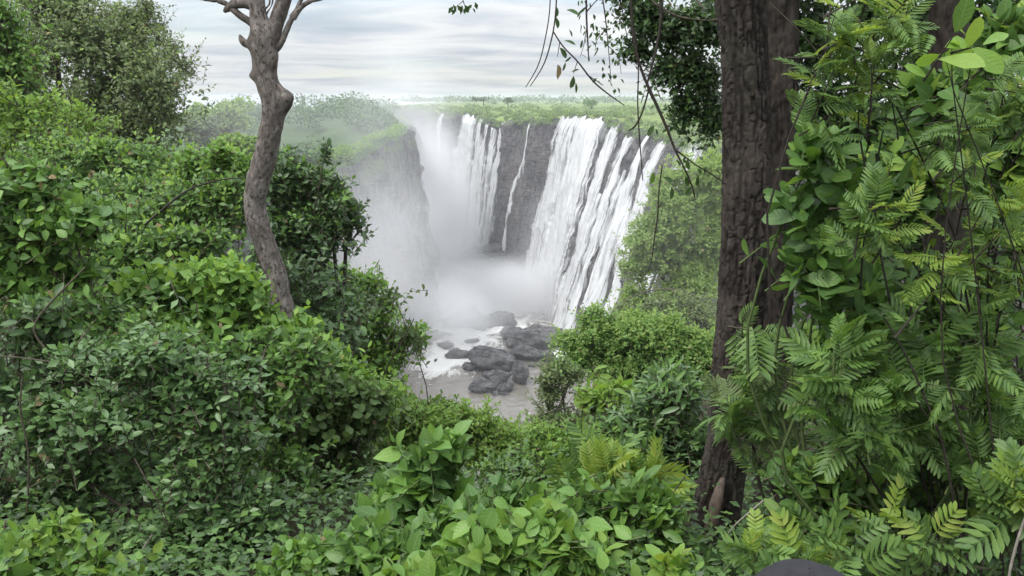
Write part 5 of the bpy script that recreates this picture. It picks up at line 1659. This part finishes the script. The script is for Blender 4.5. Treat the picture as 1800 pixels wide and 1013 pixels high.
def far_vegetation():
    # scrub on the plateau behind the falls
    C_, R_, S_ = [], [], []
    ctr = np.array([-150.0, 100.0])
    for i in range(620):
        s = rng.uniform(700, 1330)
        rim = cliff_pt(s, 0.0)
        o = rng.choice([rng.uniform(2, 14), rng.uniform(10, 60), rng.uniform(40, 220), rng.uniform(150, 700)], p=[0.33, 0.3, 0.25, 0.12])
        dv = norm(rim[:2] - ctr)
        q = rim[:2] + dv * o
        if vnoise(q[0] / 30, q[1] / 30, 0, 300) < -0.15 and o > 12:
            continue
        h = rng.uniform(1.0, 2.2) if o < 14 else rng.uniform(1.2, 3.6) + min(o / 150, 2.5)
        z = rim[2] * math.exp(-o / 25) + (1 - math.exp(-o / 25)) * -8.0 + min(o / 900, 1) * 2.5
        C_.append((q[0], q[1], z + h * 0.25))
        w = h * rng.uniform(0.8, 1.8)
        R_.append((w, w, h * 0.7))
        S_.append(0.28 * h ** 0.5 + 0.0009 * q[1])
    link('scrub', far_clumps('scrub', C_, R_, 70, S_, 'leaf_grey', 'leaf_lime', 0.3), label='green scrub covering the plateau above the falls', category='scrub', kind='stuff')
    # grass tufts hanging over the rim
    C_, R_, S_ = [], [], []
    for i in range(260):
        s = rng.uniform(840, 1260)
        if 985 < s < 1072 or 815 < s < 838:
            continue
        p = cliff_pt(s, rng.uniform(0, 0.09) ** 1.3) + CN * 1.5
        w = rng.uniform(0.8, 2.4)
        C_.append(p)
        R_.append((w, w, w * 0.7))
        S_.append(0.55)
    link('rim_grass', far_clumps('rim_grass', C_, R_, 40, S_, 'leaf_lime', 'leaf_grey', 0.5), label='pale grass tufts hanging over the rim of the falls', category='grass', kind='stuff')
    # far wood on the skyline
    C_, R_, S_ = [], [], []
    for i in range(340):
        D = rng.uniform(1500, 3600)
        px = rng.uniform(700, 1340)
        h = rng.uniform(7, 15)
        x = (px - 900) / 1500 * D
        C_.append((x, D, -5 + h * 0.3))
        w = h * rng.uniform(1.2, 3)
        R_.append((w, w * 0.6, h * 0.8))
        S_.append(h * 0.33)
    link('far_wood', far_clumps('far_wood', C_, R_, 36, S_, 'leaf_dark', 'leaf_grey', 0.4), label='dark wood along the skyline behind the plateau', category='wood', kind='stuff')
    # wood on the headland
    C_, R_, S_ = [], [], []
    hp, hpy, _ = to_px(HEAD)
    for i in range(900):
        r_ = rng.uniform(0.6, 6.2)
        c_ = rng.uniform(15, 150)
        r0, c0 = int(r_), int(c_)
        fr, fc = r_ - r0, c_ - c0
        g_ = (HEAD[r0, c0] * (1 - fc) + HEAD[r0, c0 + 1] * fc) * (1 - fr) + (HEAD[r0 + 1, c0] * (1 - fc) + HEAD[r0 + 1, c0 + 1] * fc) * fr
        ax, ay, _d = to_px(g_)
        if ax < 330 or ax > 690 or len(C_) > 330 or (ax > 575 and ay > 246 - (ax - 575) * 0.12):
            continue
        w = rng.choice([rng.uniform(2.4, 3.8), rng.uniform(4.0, 7.0)]) * g_[1] / 370.0 * (1 - 0.3 * sm(620, 690, ax))
        C_.append(g_ + np.array([0, 0, w * rng.uniform(0.5, 1.15)]))
        R_.append((w * 0.9, w * 0.9, w * 0.85))
        S_.append(1.15)
    link('headland_wood', far_clumps('headland_wood', C_, R_, 80, S_, 'leaf_dark', 'leaf_mid', 0.35), label='misty wood crowning the headland opposite the falls', category='wood', kind='stuff')
    C_, R_, S_ = [], [], []
    for i in range(190):
        px = rng.uniform(520, 700)
        py = np.interp(px, [520, 612, 700, 712], [300, 288, 250, 250]) - rng.uniform(-6, 30)
        p = P(px, py, np.interp(px, [520, 612, 712], [306, 320, 352]) + rng.uniform(0, 18))
        w = rng.uniform(1.5, 4)
        C_.append(p)
        R_.append((w, w, w * 0.5))
        S_.append(0.75)
    link('headland_grass', far_clumps('headland_grass', C_, R_, 40, S_, 'leaf_lime', 'leaf_young', 0.4), label='light green grass and brush on the brow of the headland', category='grass', kind='stuff')

    # single far trees
    def far_tree(name, label, px, py, w, h, D, ground_py, per, size, mat, mat2, group):
        c = P(px, py, D)
        s = D / CP / 1500
        b = P(px, ground_py, D)
        root = empty(name, b, label, 'tree', group)
        n = 6 if per < 100 else 22
        q_ = 1.0 if per < 100 else 0.62
        cs = [c + np.array([rng.uniform(-1, 1) * w * s * 0.42, rng.normal(0, w * s * 0.2), rng.uniform(-1, 0.62) * h * s * 0.42]) * (1.0 if per >= 100 else 0.75) for _ in range(n)]
        link('crown', far_clumps('crown', cs, [(w * s * 0.36 * q_ * m, w * s * 0.36 * q_ * m, h * s * 0.34 * q_ * m) for m in rng.uniform(0.7, 1.2, n)], per, [size] * n, mat, mat2), root, kind='stuff')
        link('trunk', tube_mesh('trunk', [(*b, w * s * 0.05), (*(b * 0.5 + c * 0.5), w * s * 0.04), (*c, w * s * 0.02)], M['bark_grey'], 10, 8), root)
    gr = 'trees standing out on the skyline'
    far_tree('skyline_tree', 'dark round tree breaking the skyline right above the tapering stream', 893, 177, 16, 14, 760, 190, 60, 1.1, 'leaf_dark', 'leaf_mid', gr)
    far_tree('skyline_tree', 'dark low double-headed tree on the skyline above the broad left curtain', 850, 174, 22, 10, 900, 186, 60, 1.2, 'leaf_dark', 'leaf_mid', gr)
    far_tree('skyline_tree', 'small tree at the left end of the skyline trees', 834, 175, 8, 9, 880, 186, 50, 1.0, 'leaf_dark', 'leaf_mid', gr)
    far_tree('skyline_tree', 'tree on the plateau above the largest curtain of water', 1040, 182, 22, 14, 620, 192, 60, 1.1, 'leaf_mid', 'leaf_lime', gr)
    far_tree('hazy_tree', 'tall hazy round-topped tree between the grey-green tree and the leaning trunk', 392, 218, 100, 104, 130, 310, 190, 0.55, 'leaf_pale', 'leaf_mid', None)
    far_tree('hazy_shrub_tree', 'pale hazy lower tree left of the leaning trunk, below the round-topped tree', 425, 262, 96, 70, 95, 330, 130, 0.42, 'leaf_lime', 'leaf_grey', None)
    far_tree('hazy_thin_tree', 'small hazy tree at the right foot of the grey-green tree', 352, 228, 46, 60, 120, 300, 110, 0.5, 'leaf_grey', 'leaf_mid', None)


far_vegetation()


# ------------------------------------------------------------------ spray and haze
MIST = volume_material('spray', (0.975, 0.975, 0.985), 1.0)


def mist(label, px, py, D, rx, ry, rd, dens):
    c = P(px, py, D)
    s = c[1] * CP - c[2] * SP
    n1, n2 = 14, 24
    th = np.linspace(0.001, np.pi - 0.001, n1)[:, None]
    ph = np.linspace(0, 2 * np.pi, n2, endpoint=False)[None, :]
    d = np.stack(np.broadcast_arrays(np.sin(th) * np.cos(ph), np.sin(th) * np.sin(ph), np.cos(th)), -1)
    me = mesh_quads('spray_cloud', d.reshape(-1, 3), grid_quads(n1, n2, True)[:, ::-1], MIST)
    o = link('spray_cloud', me, label=label, category='spray', kind='stuff')
    o.location = c
    o.scale = (rx / 1500 * s, rd, ry / 1500 * s)
    o.color = (1, 1, 1, dens)


mist('tall column of spray rising above the headland corner', 715, 230, 540, 125, 230, 110, 0.011)
mist('spray filling the gorge between the headland and the left curtain', 752, 400, 470, 115, 210, 80, 0.13)
mist('bright spray cloud at the foot of the largest curtain', 895, 515, 392, 165, 74, 40, 0.24)
mist('thin spray drifting in front of the headland cliff', 680, 470, 285, 190, 250, 55, 0.034)
mist('drifting spray over the headland wood', 640, 225, 330, 180, 105, 50, 0.011)
mist('thin spray drifting round the hazy trees left of the leaning trunk', 410, 210, 100, 190, 170, 24, 0.015)
mist('low spray over the rapids', 790, 555, 330, 150, 70, 32, 0.10)
mist('spray hanging in front of the largest curtain', 960, 440, 385, 80, 130, 22, 0.05)
mist('faint veil of spray over the trees on the right slope', 1140, 450, 34, 330, 330, 8, 0.022)


def haze():
    v = np.array([(x, y, z) for z in (-103, 16) for y in (-60, 5000) for x in (-3000, 3000)], float)
    q = [(0, 2, 3, 1), (4, 5, 7, 6), (0, 1, 5, 4), (2, 6, 7, 3), (0, 4, 6, 2), (1, 3, 7, 5)]
    k = NT('haze')
    pv = k.n('ShaderNodeVolumePrincipled')
    k.set(pv, 'Color', (0.86, 0.90, 0.95, 1))
    k.set(pv, 'Density', 0.00024)
    link('haze', mesh_quads('haze', v, q, k.done(None, pv.outputs[0]), smooth=False), kind='stuff')


haze()
